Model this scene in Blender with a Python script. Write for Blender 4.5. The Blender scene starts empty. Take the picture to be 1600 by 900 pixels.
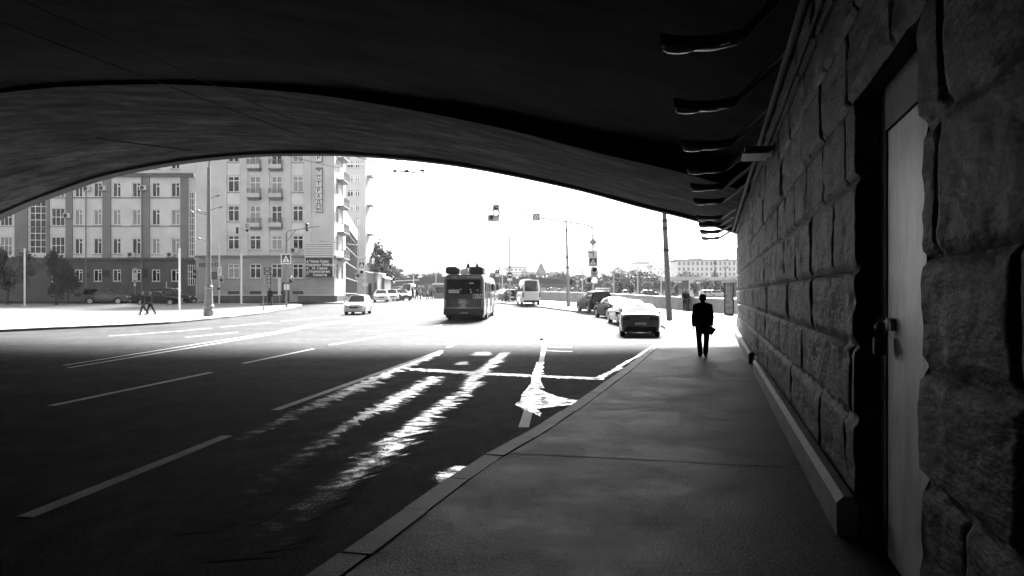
import bpy, bmesh, math, random
from mathutils import Vector, Matrix, noise
random.seed(7)
PI = math.pi
SC = bpy.context.scene
COL = SC.collection
F = 1244.4; CZ = 1.9; HY = 460.0

# ------------------------------------------------------------------ terrain + picking helpers
RISE = [(-300, 0), (40, 0), (52, .2), (63, .34), (72, .5), (83, .75), (96, 1.0), (130, 1.25), (6000, 1.25)]
def rise(y):
    for (a, za), (b, zb) in zip(RISE, RISE[1:]):
        if y <= b:
            return za + (zb - za) * (y - a) / (b - a)
    return RISE[-1][1]
def G(px, py, off=0.0):
    """point of the terrain seen at a place of the photograph"""
    lo, hi = 1.0, 600.0
    for _ in range(60):
        m = (lo + hi) / 2
        if CZ - (py - HY) * m / F - rise(m) - off > 0: lo = m
        else: hi = m
    return Vector(((px - 800) / F * lo, lo, rise(lo) + off))
def P(px, py, Y):
    return Vector(((px - 800) / F * Y, Y, CZ - (py - HY) / F * Y))
def ZZ(py, Y): return CZ - (py - HY) / F * Y
def XX(px, Y): return (px - 800) / F * Y
WA = math.atan(314 / F)
U = Vector((math.sin(WA), math.cos(WA), 0)); V = Vector((math.cos(WA), -math.sin(WA), 0))
def W(u, v, z): return U * u + V * v + Vector((0, 0, z))

# ------------------------------------------------------------------ materials (all grey: the photograph is black and white)
MATS = {}
def M(name, g, rough=.6, metal=0.0, var=.2, scale=2.0, bump=0.0, bscale=None, coat=0.0, spec=.5, stretch=(1, 1, 1), emit=0.0, speck=0.0):
    if name in MATS: return MATS[name]
    m = bpy.data.materials.new(name); m.use_nodes = True
    nt = m.node_tree; b = nt.nodes['Principled BSDF']
    b.inputs['Roughness'].default_value = rough; b.inputs['Metallic'].default_value = metal
    b.inputs['Specular IOR Level'].default_value = spec
    b.inputs['Coat Weight'].default_value = coat; b.inputs['Coat Roughness'].default_value = .06
    tc = nt.nodes.new('ShaderNodeTexCoord'); mp = nt.nodes.new('ShaderNodeMapping')
    mp.inputs['Scale'].default_value = stretch
    nt.links.new(tc.outputs['Object'], mp.inputs['Vector'])
    n = nt.nodes.new('ShaderNodeTexNoise'); n.inputs['Scale'].default_value = scale; n.inputs['Detail'].default_value = 6
    n.inputs['Roughness'].default_value = .62
    nt.links.new(mp.outputs['Vector'], n.inputs['Vector'])
    mr = nt.nodes.new('ShaderNodeMapRange')
    mr.inputs['From Min'].default_value = .3; mr.inputs['From Max'].default_value = .7
    mr.inputs['To Min'].default_value = g * (1 - var); mr.inputs['To Max'].default_value = g * (1 + var)
    nt.links.new(n.outputs['Fac'], mr.inputs['Value'])
    out = mr.outputs['Result']
    if speck:
        n2 = nt.nodes.new('ShaderNodeTexNoise'); n2.inputs['Scale'].default_value = 55; n2.inputs['Detail'].default_value = 3
        nt.links.new(tc.outputs['Object'], n2.inputs['Vector'])
        m2 = nt.nodes.new('ShaderNodeMapRange'); m2.inputs['From Min'].default_value = .35; m2.inputs['From Max'].default_value = .68
        m2.inputs['To Min'].default_value = 1 - speck; m2.inputs['To Max'].default_value = 1 + speck
        nt.links.new(n2.outputs['Fac'], m2.inputs['Value'])
        mu = nt.nodes.new('ShaderNodeMath'); mu.operation = 'MULTIPLY'
        nt.links.new(out, mu.inputs[0]); nt.links.new(m2.outputs['Result'], mu.inputs[1]); out = mu.outputs[0]
    nt.links.new(out, b.inputs['Base Color'])
    if bump:
        nb = nt.nodes.new('ShaderNodeTexNoise'); nb.inputs['Scale'].default_value = bscale or scale * 6; nb.inputs['Detail'].default_value = 5
        nt.links.new(mp.outputs['Vector'], nb.inputs['Vector'])
        bu = nt.nodes.new('ShaderNodeBump'); bu.inputs['Strength'].default_value = bump; bu.inputs['Distance'].default_value = .02
        nt.links.new(nb.outputs['Fac'], bu.inputs['Height']); nt.links.new(bu.outputs['Normal'], b.inputs['Normal'])
    if emit:
        b.inputs['Emission Color'].default_value = (1, 1, 1, 1); b.inputs['Emission Strength'].default_value = emit
    MATS[name] = m
    return m
asphalt = M('asphalt', .03, .88, var=.55, scale=.4, bump=.6, bscale=50, speck=.8, spec=.1)
walk = M('pavement_asphalt', .033, .75, var=.55, scale=.5, bump=.4, bscale=45, speck=.8, spec=.18)
def worn_pavement():
    m = walk; nt = m.node_tree; b = nt.nodes['Principled BSDF']; L = nt.links.new
    src = b.inputs['Base Color'].links[0].from_socket; tc = [n for n in nt.nodes if n.type == 'TEX_COORD'][0]
    def mp_(node, a, c, lo, hi):
        r = nt.nodes.new('ShaderNodeMapRange'); r.inputs['From Min'].default_value = a; r.inputs['From Max'].default_value = c; r.inputs['To Min'].default_value = lo; r.inputs['To Max'].default_value = hi; L(node, r.inputs['Value']); return r.outputs['Result']
    def mul(p, q):
        k = nt.nodes.new('ShaderNodeMath'); k.operation = 'MULTIPLY'; L(p, k.inputs[0]); L(q, k.inputs[1]); return k.outputs[0]
    n = nt.nodes.new('ShaderNodeTexNoise'); n.inputs['Scale'].default_value = .9; n.inputs['Detail'].default_value = 12; n.inputs['Roughness'].default_value = .78; L(tc.outputs['Object'], n.inputs['Vector'])
    v = nt.nodes.new('ShaderNodeTexVoronoi'); v.feature = 'DISTANCE_TO_EDGE'; v.inputs['Scale'].default_value = .42
    wn = nt.nodes.new('ShaderNodeTexNoise'); wn.inputs['Scale'].default_value = 2.0; wn.inputs['Detail'].default_value = 5; L(tc.outputs['Object'], wn.inputs['Vector'])
    mx = nt.nodes.new('ShaderNodeMixRGB'); mx.inputs[0].default_value = .22; L(tc.outputs['Object'], mx.inputs[1]); L(wn.outputs['Color'], mx.inputs[2]); L(mx.outputs[0], v.inputs['Vector'])
    c = mul(src, mp_(n.outputs['Fac'], .36, .64, .35, 1.75)); c = mul(c, mp_(v.outputs['Distance'], .0, .006, .35, 1.0))
    L(c, b.inputs['Base Color']); L(mp_(n.outputs['Fac'], .36, .64, .50, .68), b.inputs['Roughness'])
worn_pavement()
def add_stains(m, scale, lo, hi, stretch, a=.38, c=.62):
    nt = m.node_tree; b = nt.nodes['Principled BSDF']; src = b.inputs['Base Color'].links[0].from_socket
    tc = [n for n in nt.nodes if n.type == 'TEX_COORD'][0]; mp = nt.nodes.new('ShaderNodeMapping'); mp.inputs['Scale'].default_value = stretch; nt.links.new(tc.outputs['Object'], mp.inputs['Vector'])
    n = nt.nodes.new('ShaderNodeTexNoise'); n.inputs['Scale'].default_value = scale; n.inputs['Detail'].default_value = 10; n.inputs['Roughness'].default_value = .72; nt.links.new(mp.outputs['Vector'], n.inputs['Vector'])
    r = nt.nodes.new('ShaderNodeMapRange'); r.inputs['From Min'].default_value = a; r.inputs['From Max'].default_value = c; r.inputs['To Min'].default_value = lo; r.inputs['To Max'].default_value = hi; nt.links.new(n.outputs['Fac'], r.inputs['Value'])
    k = nt.nodes.new('ShaderNodeMath'); k.operation = 'MULTIPLY'; nt.links.new(src, k.inputs[0]); nt.links.new(r.outputs['Result'], k.inputs[1]); nt.links.new(k.outputs[0], b.inputs['Base Color'])
paving = M('pale_paving', .30, .8, var=.12, scale=.5, bump=.2, bscale=20)
kerbm = M('kerb_granite', .085, .6, var=.3, scale=2.5, bump=.4, bscale=30, speck=.2)
paint = M('road_paint', .55, .55, var=.3, scale=1.6, speck=.35)
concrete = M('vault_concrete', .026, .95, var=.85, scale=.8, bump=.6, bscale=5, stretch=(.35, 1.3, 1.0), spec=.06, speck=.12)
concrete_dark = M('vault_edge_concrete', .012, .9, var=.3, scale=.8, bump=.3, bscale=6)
stone = M('rough_granite', .078, .72, var=.9, scale=3.2, bump=1.0, bscale=18, stretch=(1, 1, 1), speck=.6, spec=.22)
plinthm = M('plinth_concrete', .17, .7, var=.3, scale=2, bump=.3, bscale=20)
doorm = M('door_paint', .70, .5, var=.38, scale=2.6, stretch=(1, 1, .4), bump=.15, bscale=8, speck=.06)
iron = M('black_iron', .02, .8, var=.3, scale=6)
steel = M('galvanised_steel', .30, .45, .3, var=.15, scale=3)
greymetal = M('grey_painted_metal', .20, .5, var=.15, scale=3)
palemetal = M('pale_painted_metal', .62, .5, var=.08, scale=3)
darkmetal = M('dark_painted_metal', .04, .45, var=.2, scale=4)
white = M('sign_white', .8, .45, var=.05)
black = M('sign_black', .02, .5, var=.1)
sgrey = M('sign_grey', .35, .45, var=.06)
lampoff = M('lamp_lens_dark', .02, .2)
lamppale = M('lamp_lens_pale', .55, .3)
lampon = M('lamp_lens_lit', .6, .3, emit=1.2)
glass = M('window_glass', .015, .08, var=.3, scale=.6)
curtain = M('curtained_glass', .30, .12, var=.35, scale=3, stretch=(3, 3, .3))
framew = M('window_frame_white', .88, .5, var=.06)
rubber = M('tyre_rubber', .018, .8, var=.2)
rim = M('wheel_rim', .45, .3, .7)
chrome = M('bright_trim', .6, .2, .8)
headl = M('headlamp_lens', .6, .15)
taill = M('tail_lamp_lens', .07, .2)
carglass = M('car_glass', .012, .05, spec=.6)
plastic = M('black_plastic', .02, .55)
cloth = M('black_cloth', .012, .9, var=.3, scale=9, spec=.15)
cloth2 = M('dark_cloth', .03, .9, var=.3, scale=9, spec=.15)
clothw = M('pale_cloth', .5, .9, var=.2, scale=8)
skin = M('skin', .14, .6, var=.08)
hairm = M('hair', .015, .7, var=.3, scale=20)
leaf = M('foliage', .05, .7, var=.6, scale=.9, spec=.2)
leaf2 = M('foliage_pale', .12, .7, var=.5, scale=.7, spec=.2)
bark = M('bark', .06, .9, var=.3, scale=5)
grass = M('grass', .05, .9, var=.4, scale=2)

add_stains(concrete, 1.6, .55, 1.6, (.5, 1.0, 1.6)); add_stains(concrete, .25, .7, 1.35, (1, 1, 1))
add_stains(doorm, 5.0, .55, 1.08, (1, 1, .25), .30, .45)
add_stains(walk, 6.0, .7, 1.35, (1, 1, 1))
add_stains(asphalt, 3.0, .6, 1.5, (1, .5, 1))
# ------------------------------------------------------------------ mesh builder
class MB:
    def __init__(s): s.v = []; s.f = []; s.m = []; s.X = Matrix.Identity(4)
    def add(s, vs, fs, m=0):
        k = len(s.v); s.v += [s.X @ Vector(p) for p in vs]
        for f in fs: s.f.append([i + k for i in f]); s.m.append(m)
        return s
    def box(s, lo, hi, m=0):
        x0, y0, z0 = lo; x1, y1, z1 = hi
        return s.add([(x0, y0, z0), (x1, y0, z0), (x1, y1, z0), (x0, y1, z0), (x0, y0, z1), (x1, y0, z1), (x1, y1, z1), (x0, y1, z1)],
                     [(3, 2, 1, 0), (4, 5, 6, 7), (0, 1, 5, 4), (1, 2, 6, 5), (2, 3, 7, 6), (3, 0, 4, 7)], m)
    def cbox(s, c, d, m=0): return s.box([c[i] - d[i] / 2 for i in range(3)], [c[i] + d[i] / 2 for i in range(3)], m)
    def rbox(s, lo, hi, r=.03, m=0):
        """box with chamfered vertical+horizontal edges (three rings)"""
        x0, y0, z0 = lo; x1, y1, z1 = hi
        def ring(z, i): return [(x0 + i + r, y0 + i, z), (x1 - i - r, y0 + i, z), (x1 - i, y0 + i + r, z), (x1 - i, y1 - i - r, z), (x1 - i - r, y1 - i, z), (x0 + i + r, y1 - i, z), (x0 + i, y1 - i - r, z), (x0 + i, y0 + i + r, z)]
        vs = ring(z0, r) + ring(z0 + r, 0) + ring(z1 - r, 0) + ring(z1, r)
        fs = [tuple(range(7, -1, -1)), tuple(range(24, 32))]
        for k in range(3):
            for i in range(8): j = (i + 1) % 8; fs.append((k * 8 + i, k * 8 + j, k * 8 + 8 + j, k * 8 + 8 + i))
        return s.add(vs, fs, m)
    def poly(s, pts, m=0): return s.add(pts, [tuple(range(len(pts)))], m)
    def prism(s, pts, d, m=0):
        """pts polygon swept along vector d"""
        n = len(pts); d = Vector(d); a = [Vector(p) for p in pts]
        fs = [tuple(range(n - 1, -1, -1)), tuple(range(n, 2 * n))] + [(i, (i + 1) % n, n + (i + 1) % n, n + i) for i in range(n)]
        return s.add(a + [p + d for p in a], fs, m)
    def tube(s, pts, rs, seg=8, m=0, cap=True):
        pts = [Vector(p) for p in pts]
        if not hasattr(rs, '__len__'): rs = [rs] * len(pts)
        vs = []; up = None
        for i, p in enumerate(pts):
            d = (pts[min(i + 1, len(pts) - 1)] - pts[max(i - 1, 0)]).normalized()
            if up is None: up = Vector((0, 0, 1)) if abs(d.z) < .9 else Vector((1, 0, 0))
            a = d.cross(up)
            if a.length < 1e-4: a = d.orthogonal()
            a.normalize(); b = d.cross(a); up = b if False else up
            for k in range(seg):
                t = 2 * PI * k / seg; vs.append(p + (a * math.cos(t) + b * math.sin(t)) * rs[i])
        fs = []
        for i in range(len(pts) - 1):
            for k in range(seg): j = (k + 1) % seg; fs.append((i * seg + k, i * seg + j, (i + 1) * seg + j, (i + 1) * seg + k))
        if cap: fs += [tuple(range(seg - 1, -1, -1)), tuple(range((len(pts) - 1) * seg, len(pts) * seg))]
        return s.add(vs, fs, m)
    def lathe(s, prof, c=(0, 0, 0), seg=16, m=0):
        c = Vector(c)
        return s.tube([c + Vector((0, 0, z)) for r, z in prof], [max(r, .001) for r, z in prof], seg, m) if all(b[1] > a[1] for a, b in zip(prof, prof[1:])) else s._lathe(prof, c, seg, m)
    def _lathe(s, prof, c, seg, m):
        vs = []
        for r, z in prof:
            for k in range(seg): t = 2 * PI * k / seg; vs.append(c + Vector((r * math.cos(t), r * math.sin(t), z)))
        fs = []
        for i in range(len(prof) - 1):
            for k in range(seg): j = (k + 1) % seg; fs.append((i * seg + k, i * seg + j, (i + 1) * seg + j, (i + 1) * seg + k))
        fs += [tuple(range(seg - 1, -1, -1)), tuple(range((len(prof) - 1) * seg, len(prof) * seg))]
        return s.add(vs, fs, m)
    def ball(s, c, r, seg=10, m=0, M3=None):
        if not hasattr(r, '__len__'): r = (r, r, r)
        vs = []; n = seg // 2 + 1
        for i in range(n + 1):
            a = PI * i / n
            for k in range(seg):
                t = 2 * PI * k / seg
                q = Vector((r[0] * math.sin(a) * math.cos(t), r[1] * math.sin(a) * math.sin(t), r[2] * math.cos(a)))
                if M3: q = M3 @ q
                vs.append(Vector(c) + q)
        fs = []
        for i in range(n):
            for k in range(seg): j = (k + 1) % seg; fs.append((i * seg + k, (i + 1) * seg + k, (i + 1) * seg + j, i * seg + j))
        return s.add(vs, fs, m)
    def disc(s, c, r, d, seg=16, m=0):
        """short cylinder along d from c"""
        d = Vector(d); return s.tube([Vector(c), Vector(c) + d], r, seg, m)
    def grid(s, fn, nu, nv, m=0):
        vs = [fn(i / nu, j / nv) for i in range(nu + 1) for j in range(nv + 1)]
        fs = [(i * (nv + 1) + j, (i + 1) * (nv + 1) + j, (i + 1) * (nv + 1) + j + 1, i * (nv + 1) + j + 1) for i in range(nu) for j in range(nv)]
        return s.add(vs, fs, m)
    def mesh(s, name, mats, smooth=None, recalc=True, bevel=0):
        me = bpy.data.meshes.new(name); me.from_pydata([tuple(p) for p in s.v], [], s.f)
        if not hasattr(mats, '__len__'): mats = [mats]
        for m in mats: me.materials.append(m)
        me.polygons.foreach_set('material_index', s.m)
        if recalc or bevel:
            bm = bmesh.new(); bm.from_mesh(me)
            if bevel: bmesh.ops.bevel(bm, geom=[e for e in bm.edges if len(e.link_faces) == 2 and e.calc_face_angle(0) > .6], offset=bevel, segments=2, affect='EDGES', clamp_overlap=True)
            bmesh.ops.recalc_face_normals(bm, faces=bm.faces); bm.to_mesh(me); bm.free()
        if smooth is not None:
            me.shade_smooth()
            if smooth < 180: me.set_sharp_from_angle(angle=math.radians(smooth))
        return me
    def build(s, name, mats, parent=None, smooth=None, recalc=True, bevel=0):
        return link(name, s.mesh(name, mats, smooth, recalc, bevel), parent)
def link(name, me, parent=None, loc=None, rz=0):
    o = bpy.data.objects.new(name, me); COL.objects.link(o)
    if parent: o.parent = parent
    if loc is not None: o.location = loc
    if rz: o.rotation_euler.z = rz
    return o
def tag(o, label, cat, group=None):
    o['label'] = label; o['category'] = cat
    if group: o['group'] = group
    return o
def thing(name, label, cat, loc=(0, 0, 0), rz=0, group=None):
    o = link(name, None, None, loc, rz); o.empty_display_size = .2
    return tag(o, label, cat, group)
def struct(o, kind='structure'): o['kind'] = kind; return o
def kids(o): return [c for c in bpy.data.objects if c.parent == o]
def copy_tree(o, parent=None, loc=None, rz=None, label=None):
    c = o.copy(); COL.objects.link(c)
    if parent: c.parent = parent
    if loc is not None: c.location = loc
    if rz is not None: c.rotation_euler.z = rz
    if label: c['label'] = label
    for ch in kids(o): copy_tree(ch, c)
    return c
def text_mesh(body, size, depth=.004, bold=0.0):
    cu = bpy.data.curves.new('txt', 'FONT'); cu.body = body; cu.size = size; cu.extrude = depth; cu.offset = bold
    cu.align_x = 'CENTER'; cu.align_y = 'CENTER'; cu.resolution_u = 3
    o = bpy.data.objects.new('txt', cu); COL.objects.link(o); bpy.context.view_layer.update()
    me = bpy.data.meshes.new_from_object(o.evaluated_get(bpy.context.evaluated_depsgraph_get()))
    bpy.data.objects.remove(o); me.transform(Matrix.Rotation(PI / 2, 4, 'X'))
    return me
def text(body, size, loc, mat, parent, name='lettering', bold=0.0):
    me = text_mesh(body, size, bold=bold); me.materials.clear(); me.materials.append(mat)
    return link(name, me, parent, loc)

# ------------------------------------------------------------------ ground, road markings, pavements
def ground():
    mb = MB()
    ys = [-140, -60, -20, 0, 10, 20, 30] + [a for a, _ in RISE[1:-1]] + [200, 400, 1000, 4000]
    xs = [-3000, -400, -120, -60, -30, -10, 0, 10, 30, 60, 120, 400, 3000]
    vs = [(x, y, rise(y)) for y in ys for x in xs]; n = len(xs)
    mb.add(vs, [(j * n + i, j * n + i + 1, (j + 1) * n + i + 1, (j + 1) * n + i) for j in range(len(ys) - 1) for i in range(n - 1)])
    return struct(mb.build('road', asphalt))
ground()
def refine(pts, step=2.0):
    out = []
    for a, b in zip(pts, pts[1:]):
        n = max(1, int((b - a).length / step))
        out += [a + (b - a) * (i / n) for i in range(n)]
    return out + [pts[-1]]
def stripe(name, px, w, off=.004, mat=None):
    pts = refine([G(x, y) for x, y in px])
    mb = MB(); L = []; R = []
    for i, p in enumerate(pts):
        d = pts[min(i + 1, len(pts) - 1)] - pts[max(i - 1, 0)]; d.z = 0; d.normalize()
        n = Vector((d.y, -d.x, 0)) * w / 2
        for s, lst in ((-1, L), (1, R)):
            q = p + n * s; q.z = rise(q.y) + off; lst.append(q)
    n = len(pts)
    mb.add(L + R, [(i, i + 1, n + i + 1, n + i) for i in range(n - 1)])
    return struct(mb.build(name, mat or paint))
for a in [((40, 808), (355, 681)), ((430, 641), (690, 548)), ((700, 543), (790, 481)),
          ((80, 634), (330, 582)), ((380, 568), (490, 545)), ((515, 539), (690, 508)),
          ((170, 525), (330, 513)), ((290, 527), (372, 519)), ((345, 511), (424, 504)), ((440, 502), (530, 494))]:
    stripe('lane_line', a, .16)
stripe('centre_line', ((100, 571), (300, 539), (480, 508), (650, 488)), .12)
stripe('centre_line', ((106, 575), (306, 542), (486, 510), (656, 489)), .12)
stripe('edge_line', ((818, 668), (838, 600), (851, 540), (862, 490)), .15)
stripe('stop_line', ((640, 577), (780, 585), (944, 592)), .32, .006)
for k in range(11):
    y = 494 + k * 4.2 + k * k * .12
    x0 = 862 - (y - 490) * .21 + 3
    stripe('hatch_bar', ((x0, y), (x0 + 24 + (y - 490) * .3, y + 1.5)), .14)
def arrow(px, py, s=1.0, rz=0):
    c = G(px, py); mb = MB(); T = Matrix.Translation((c.x, c.y, rise(c.y) + .005)) @ Matrix.Rotation(rz, 4, 'Z')
    mb.X = T
    mb.poly([(-.08 * s, -2 * s, 0), (.08 * s, -2 * s, 0), (.08 * s, .6 * s, 0), (-.08 * s, .6 * s, 0)])
    mb.poly([(-.45 * s, .6 * s, 0), (.45 * s, .6 * s, 0), (0, 2 * s, 0)])
    o = mb.build('lane_arrow', paint)
    return struct(o)
arrow(793, 527, 1.1, -.05); arrow(817, 502, 1.2, -.05)

# damp, polished wheel tracks, and added glare on the stop line
def damp_material():
    """asphalt that is damp in patches: smooth where wet, rough where dry; attribute 'wet' says how much of it is wet"""
    m = bpy.data.materials.new('damp_asphalt'); m.use_nodes = True; nt = m.node_tree; b = nt.nodes['Principled BSDF']; L = nt.links.new
    tc = nt.nodes.new('ShaderNodeTexCoord')
    def nz(sc, det):
        n = nt.nodes.new('ShaderNodeTexNoise'); n.inputs['Scale'].default_value = sc; n.inputs['Detail'].default_value = det; L(tc.outputs['Object'], n.inputs['Vector']); return n
    def math_(op, a, c):
        k = nt.nodes.new('ShaderNodeMath'); k.operation = op
        for i, q in enumerate((a, c)):
            if isinstance(q, (int, float)): k.inputs[i].default_value = q
            else: L(q, k.inputs[i])
        return k.outputs[0]
    at_ = nt.nodes.new('ShaderNodeAttribute'); at_.attribute_name = 'wet'
    n1 = nz(38, 8); n2 = nz(4.5, 6); n1.inputs['Roughness'].default_value = .8
    v = math_('ADD', math_('MULTIPLY', n1.outputs['Fac'], .75), math_('MULTIPLY', n2.outputs['Fac'], .5))
    v = math_('ADD', v, math_('MULTIPLY', math_('SUBTRACT', at_.outputs['Fac'], 1.0), .38))
    mr = nt.nodes.new('ShaderNodeMapRange'); mr.inputs['From Min'].default_value = .50; mr.inputs['From Max'].default_value = .66
    mr.inputs['To Min'].default_value = 0; mr.inputs['To Max'].default_value = 1; L(v, mr.inputs['Value']); wet = mr.outputs['Result']
    r = math_('SUBTRACT', .88, math_('MULTIPLY', wet, .75)); L(r, b.inputs['Roughness'])
    L(math_('ADD', .034, math_('MULTIPLY', wet, .04)), b.inputs['Base Color']); L(math_('ADD', .1, math_('MULTIPLY', wet, .6)), b.inputs['Specular IOR Level'])
    bu = nt.nodes.new('ShaderNodeBump'); bu.inputs['Strength'].default_value = .14; bu.inputs['Distance'].default_value = .004
    L(n1.outputs['Fac'], bu.inputs['Height']); L(bu.outputs['Normal'], b.inputs['Normal'])
    return m
damp = damp_material()
def damp_glare_streak(left, right, jag=.32, off=.003, n=170, dry=1.0, edge=True):
    """a damp track on the asphalt, also the added stop line glare, between two outlines, with ragged sides"""
    def lerp(pl, t):
        f = t * (len(pl) - 1); i = min(int(f), len(pl) - 2); f -= i
        return pl[i] + (pl[i + 1] - pl[i]) * f
    Lp = [G(*p) for p in left]; Rp = [G(*p) for p in right]
    mb = MB(); A = []; B = []; jl = jr = 0
    for i in range(n + 1):
        t = i / n; a = lerp(Lp, t); b = lerp(Rp, t)
        jl = random.uniform(-1, 1) if random.random() < .8 else jl; jr = random.uniform(-1, 1) if random.random() < .8 else jr
        d = (b - a)
        w = 1 if 2 < i < n - 2 else .3
        A.append(a + d * (jl * jag * .5)); B.append(b + d * (jr * jag) * w)
    C1 = [a.lerp(b, .3) for a, b in zip(A, B)]; C2 = [a.lerp(b, .7) for a, b in zip(A, B)]
    for q in A + B + C1 + C2: q.z = rise(q.y) + off
    N = n + 1; mb.add(A + C1 + C2 + B, [(c * N + i, c * N + i + 1, (c + 1) * N + i + 1, (c + 1) * N + i) for c in range(3) for i in range(n)])
    o = mb.build('damp_track_and_glare', damp, recalc=False)
    ca = o.data.color_attributes.new('wet', 'FLOAT_COLOR', 'POINT')
    for i in range(n + 1):
        f = min(1, dry + (1 - dry) * (i / n) * 1.6)
        for c_, g_ in ((0, .6), (1, 1), (2, 1), (3, .6)):
            e_ = f * (g_ if edge else 1); ca.data[c_ * N + i].color = (e_, e_, e_, 1)
    return struct(o)
damp_glare_streak([(362, 686), (455, 642), (540, 604), (610, 574), (690, 549)], [(385, 690), (492, 644), (565, 612), (640, 577), (694, 552)], dry=.75)
damp_glare_streak([(270, 836), (400, 742), (540, 656), (600, 622), (668, 588)], [(340, 832), (482, 735), (552, 668), (640, 626), (700, 589)], dry=.42)
damp_glare_streak([(310, 880), (420, 808), (525, 735), (640, 652), (712, 612)], [(440, 870), (540, 778), (640, 702), (690, 655), (742, 612)], dry=.5)
damp_glare_streak([(716, 611), (722, 590), (755, 568), (778, 552)], [(744, 611), (757, 590), (785, 566), (797, 551)], .3, n=24)
damp_glare_streak([(808, 634), (828, 600), (838, 566)], [(846, 652), (846, 604), (851, 566)], .25, off=.0055, n=40, edge=False)
damp_glare_streak([(815, 642), (824, 630), (835, 606)], [(900, 632), (898, 627), (866, 618)], .2, off=.0065, n=40, edge=False)
damp_glare_streak([(668, 752), (680, 738), (705, 728)], [(716, 757), (735, 741), (738, 729)], .2, n=16)
damp_glare_streak([(706, 570), (712, 567), (720, 565)], [(734, 570), (736, 567), (732, 565)], .2, n=8)
damp_glare_streak([(732, 556), (738, 552), (744, 550)], [(772, 555), (768, 552), (766, 550)], .2, n=8)
damp_glare_streak([(930, 590), (962, 574), (1000, 551), (1022, 538)], [(948, 590), (975, 574), (1007, 551), (1028, 538)], .4, n=20)

damp_glare_streak([(640, 575.6), (700, 578.8), (780, 583.4), (860, 587.4), (944, 590.8)], [(640, 579.4), (700, 582.8), (780, 587.4), (860, 591), (944, 594)], .2, off=.009, n=120, edge=False)  # glossy strip added over the stop line to imitate its glare
# right pavement with kerb
KPX = [(828, 671), (898, 627), (968, 580), (1008, 549), (1033, 531), (1040, 519), (1040, 511), (1030, 505), (1005, 499.5), (960, 493), (900, 485.5), (860, 480.5), (820, 476), (780, 472.5), (700, 469)]
KER = [W(u, -2.5, .13) for u in (-110, -60, -20, -10, -4, 0, 3, 6, 8)] + [G(x, y, .13) for x, y in KPX]
def resample(pts, step):
    out = [pts[0]]; acc = 0
    for a, b in zip(pts, pts[1:]):
        L = (b - a).length; d = step - acc
        while d < L: out.append(a + (b - a) * (d / L)); d += step
        acc = L - (d - step)
    return out
def kerb(name, line, w, side, step=1.15, gap=.012):
    mb = MB(); pts = resample(line, step)
    nr = []
    for i in range(len(pts)):
        d = pts[min(i + 1, len(pts) - 1)] - pts[max(i - 1, 0)]; d.z = 0; d.normalize(); nr.append(Vector((d.y, -d.x, 0)) * side)
    for i, (a, b) in enumerate(zip(pts, pts[1:])):
        d = (b - a).normalized(); a2 = a + d * gap; b2 = b - d * gap
        j = random.uniform(-.012, .012); hz = random.uniform(-.004, .004)
        za = rise(a2.y); zb = rise(b2.y)
        q = []
        for p, n, z in ((a2, nr[i], za), (b2, nr[i + 1], zb)):
            for o, h in ((0.0, -.05), (.0, .105), (.03, .135), (w, .135), (w, -.05)):
                r = p + n * (o + j); r.z = z + h + (hz if h > 0 else 0); q.append(r)
        mb.add(q, [(0, 1, 6, 5), (1, 2, 7, 6), (2, 3, 8, 7), (3, 4, 9, 8), (0, 4, 3, 2, 1), (5, 6, 7, 8, 9)])
    return struct(mb.build(name, kerbm))
kerb('kerb', KER, .24, 1)
WALL_V = 1.05
def pavement(name, poly, mat, off):
    """flat area following the terrain"""
    bm = bmesh.new(); vs = [bm.verts.new((p.x, p.y, 0)) for p in poly]; bm.faces.new(vs)
    bmesh.ops.triangulate(bm, faces=bm.faces[:])
    for y, _ in RISE[1:-1] + [(10, 0), (25, 0)]:
        bmesh.ops.bisect_plane(bm, geom=bm.verts[:] + bm.edges[:] + bm.faces[:], plane_co=(0, y, 0), plane_no=(0, 1, 0))
    for v in bm.verts: v.co.z = rise(v.co.y) + off
    bmesh.ops.recalc_face_normals(bm, faces=bm.faces)
    for f in bm.faces:
        if f.normal.z < 0: f.normal_flip()
    me = bpy.data.meshes.new(name); bm.to_mesh(me); bm.free(); me.materials.append(mat)
    return struct(link(name, me))
kin = []
for i, p in enumerate(KER):
    d = KER[min(i + 1, len(KER) - 1)] - KER[max(i - 1, 0)]; d.z = 0; d.normalize(); kin.append(p + Vector((d.y, -d.x, 0)) * .25)
pavement('pavement', kin + [Vector((-9, 135, 0)), Vector((120, 135, 0)), Vector((120, 30, 0)), W(36.2, 2.5, 0), W(-110, 2.5, 0)], walk, .128)
# expansion joints across the pavement
def joint(u, w=.03):
    mb = MB()
    v0, v1 = -2.22, .95
    mb.poly([W(u, v0, .131), W(u, v1, .131), W(u + w, v1, .131), W(u + w, v0, .131)])
    return struct(mb.build('pavement_joint', M('joint_filler', .2, .8)))
joint(17.4, .05); joint(8.6, .03); joint(12.3, .03)

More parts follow.
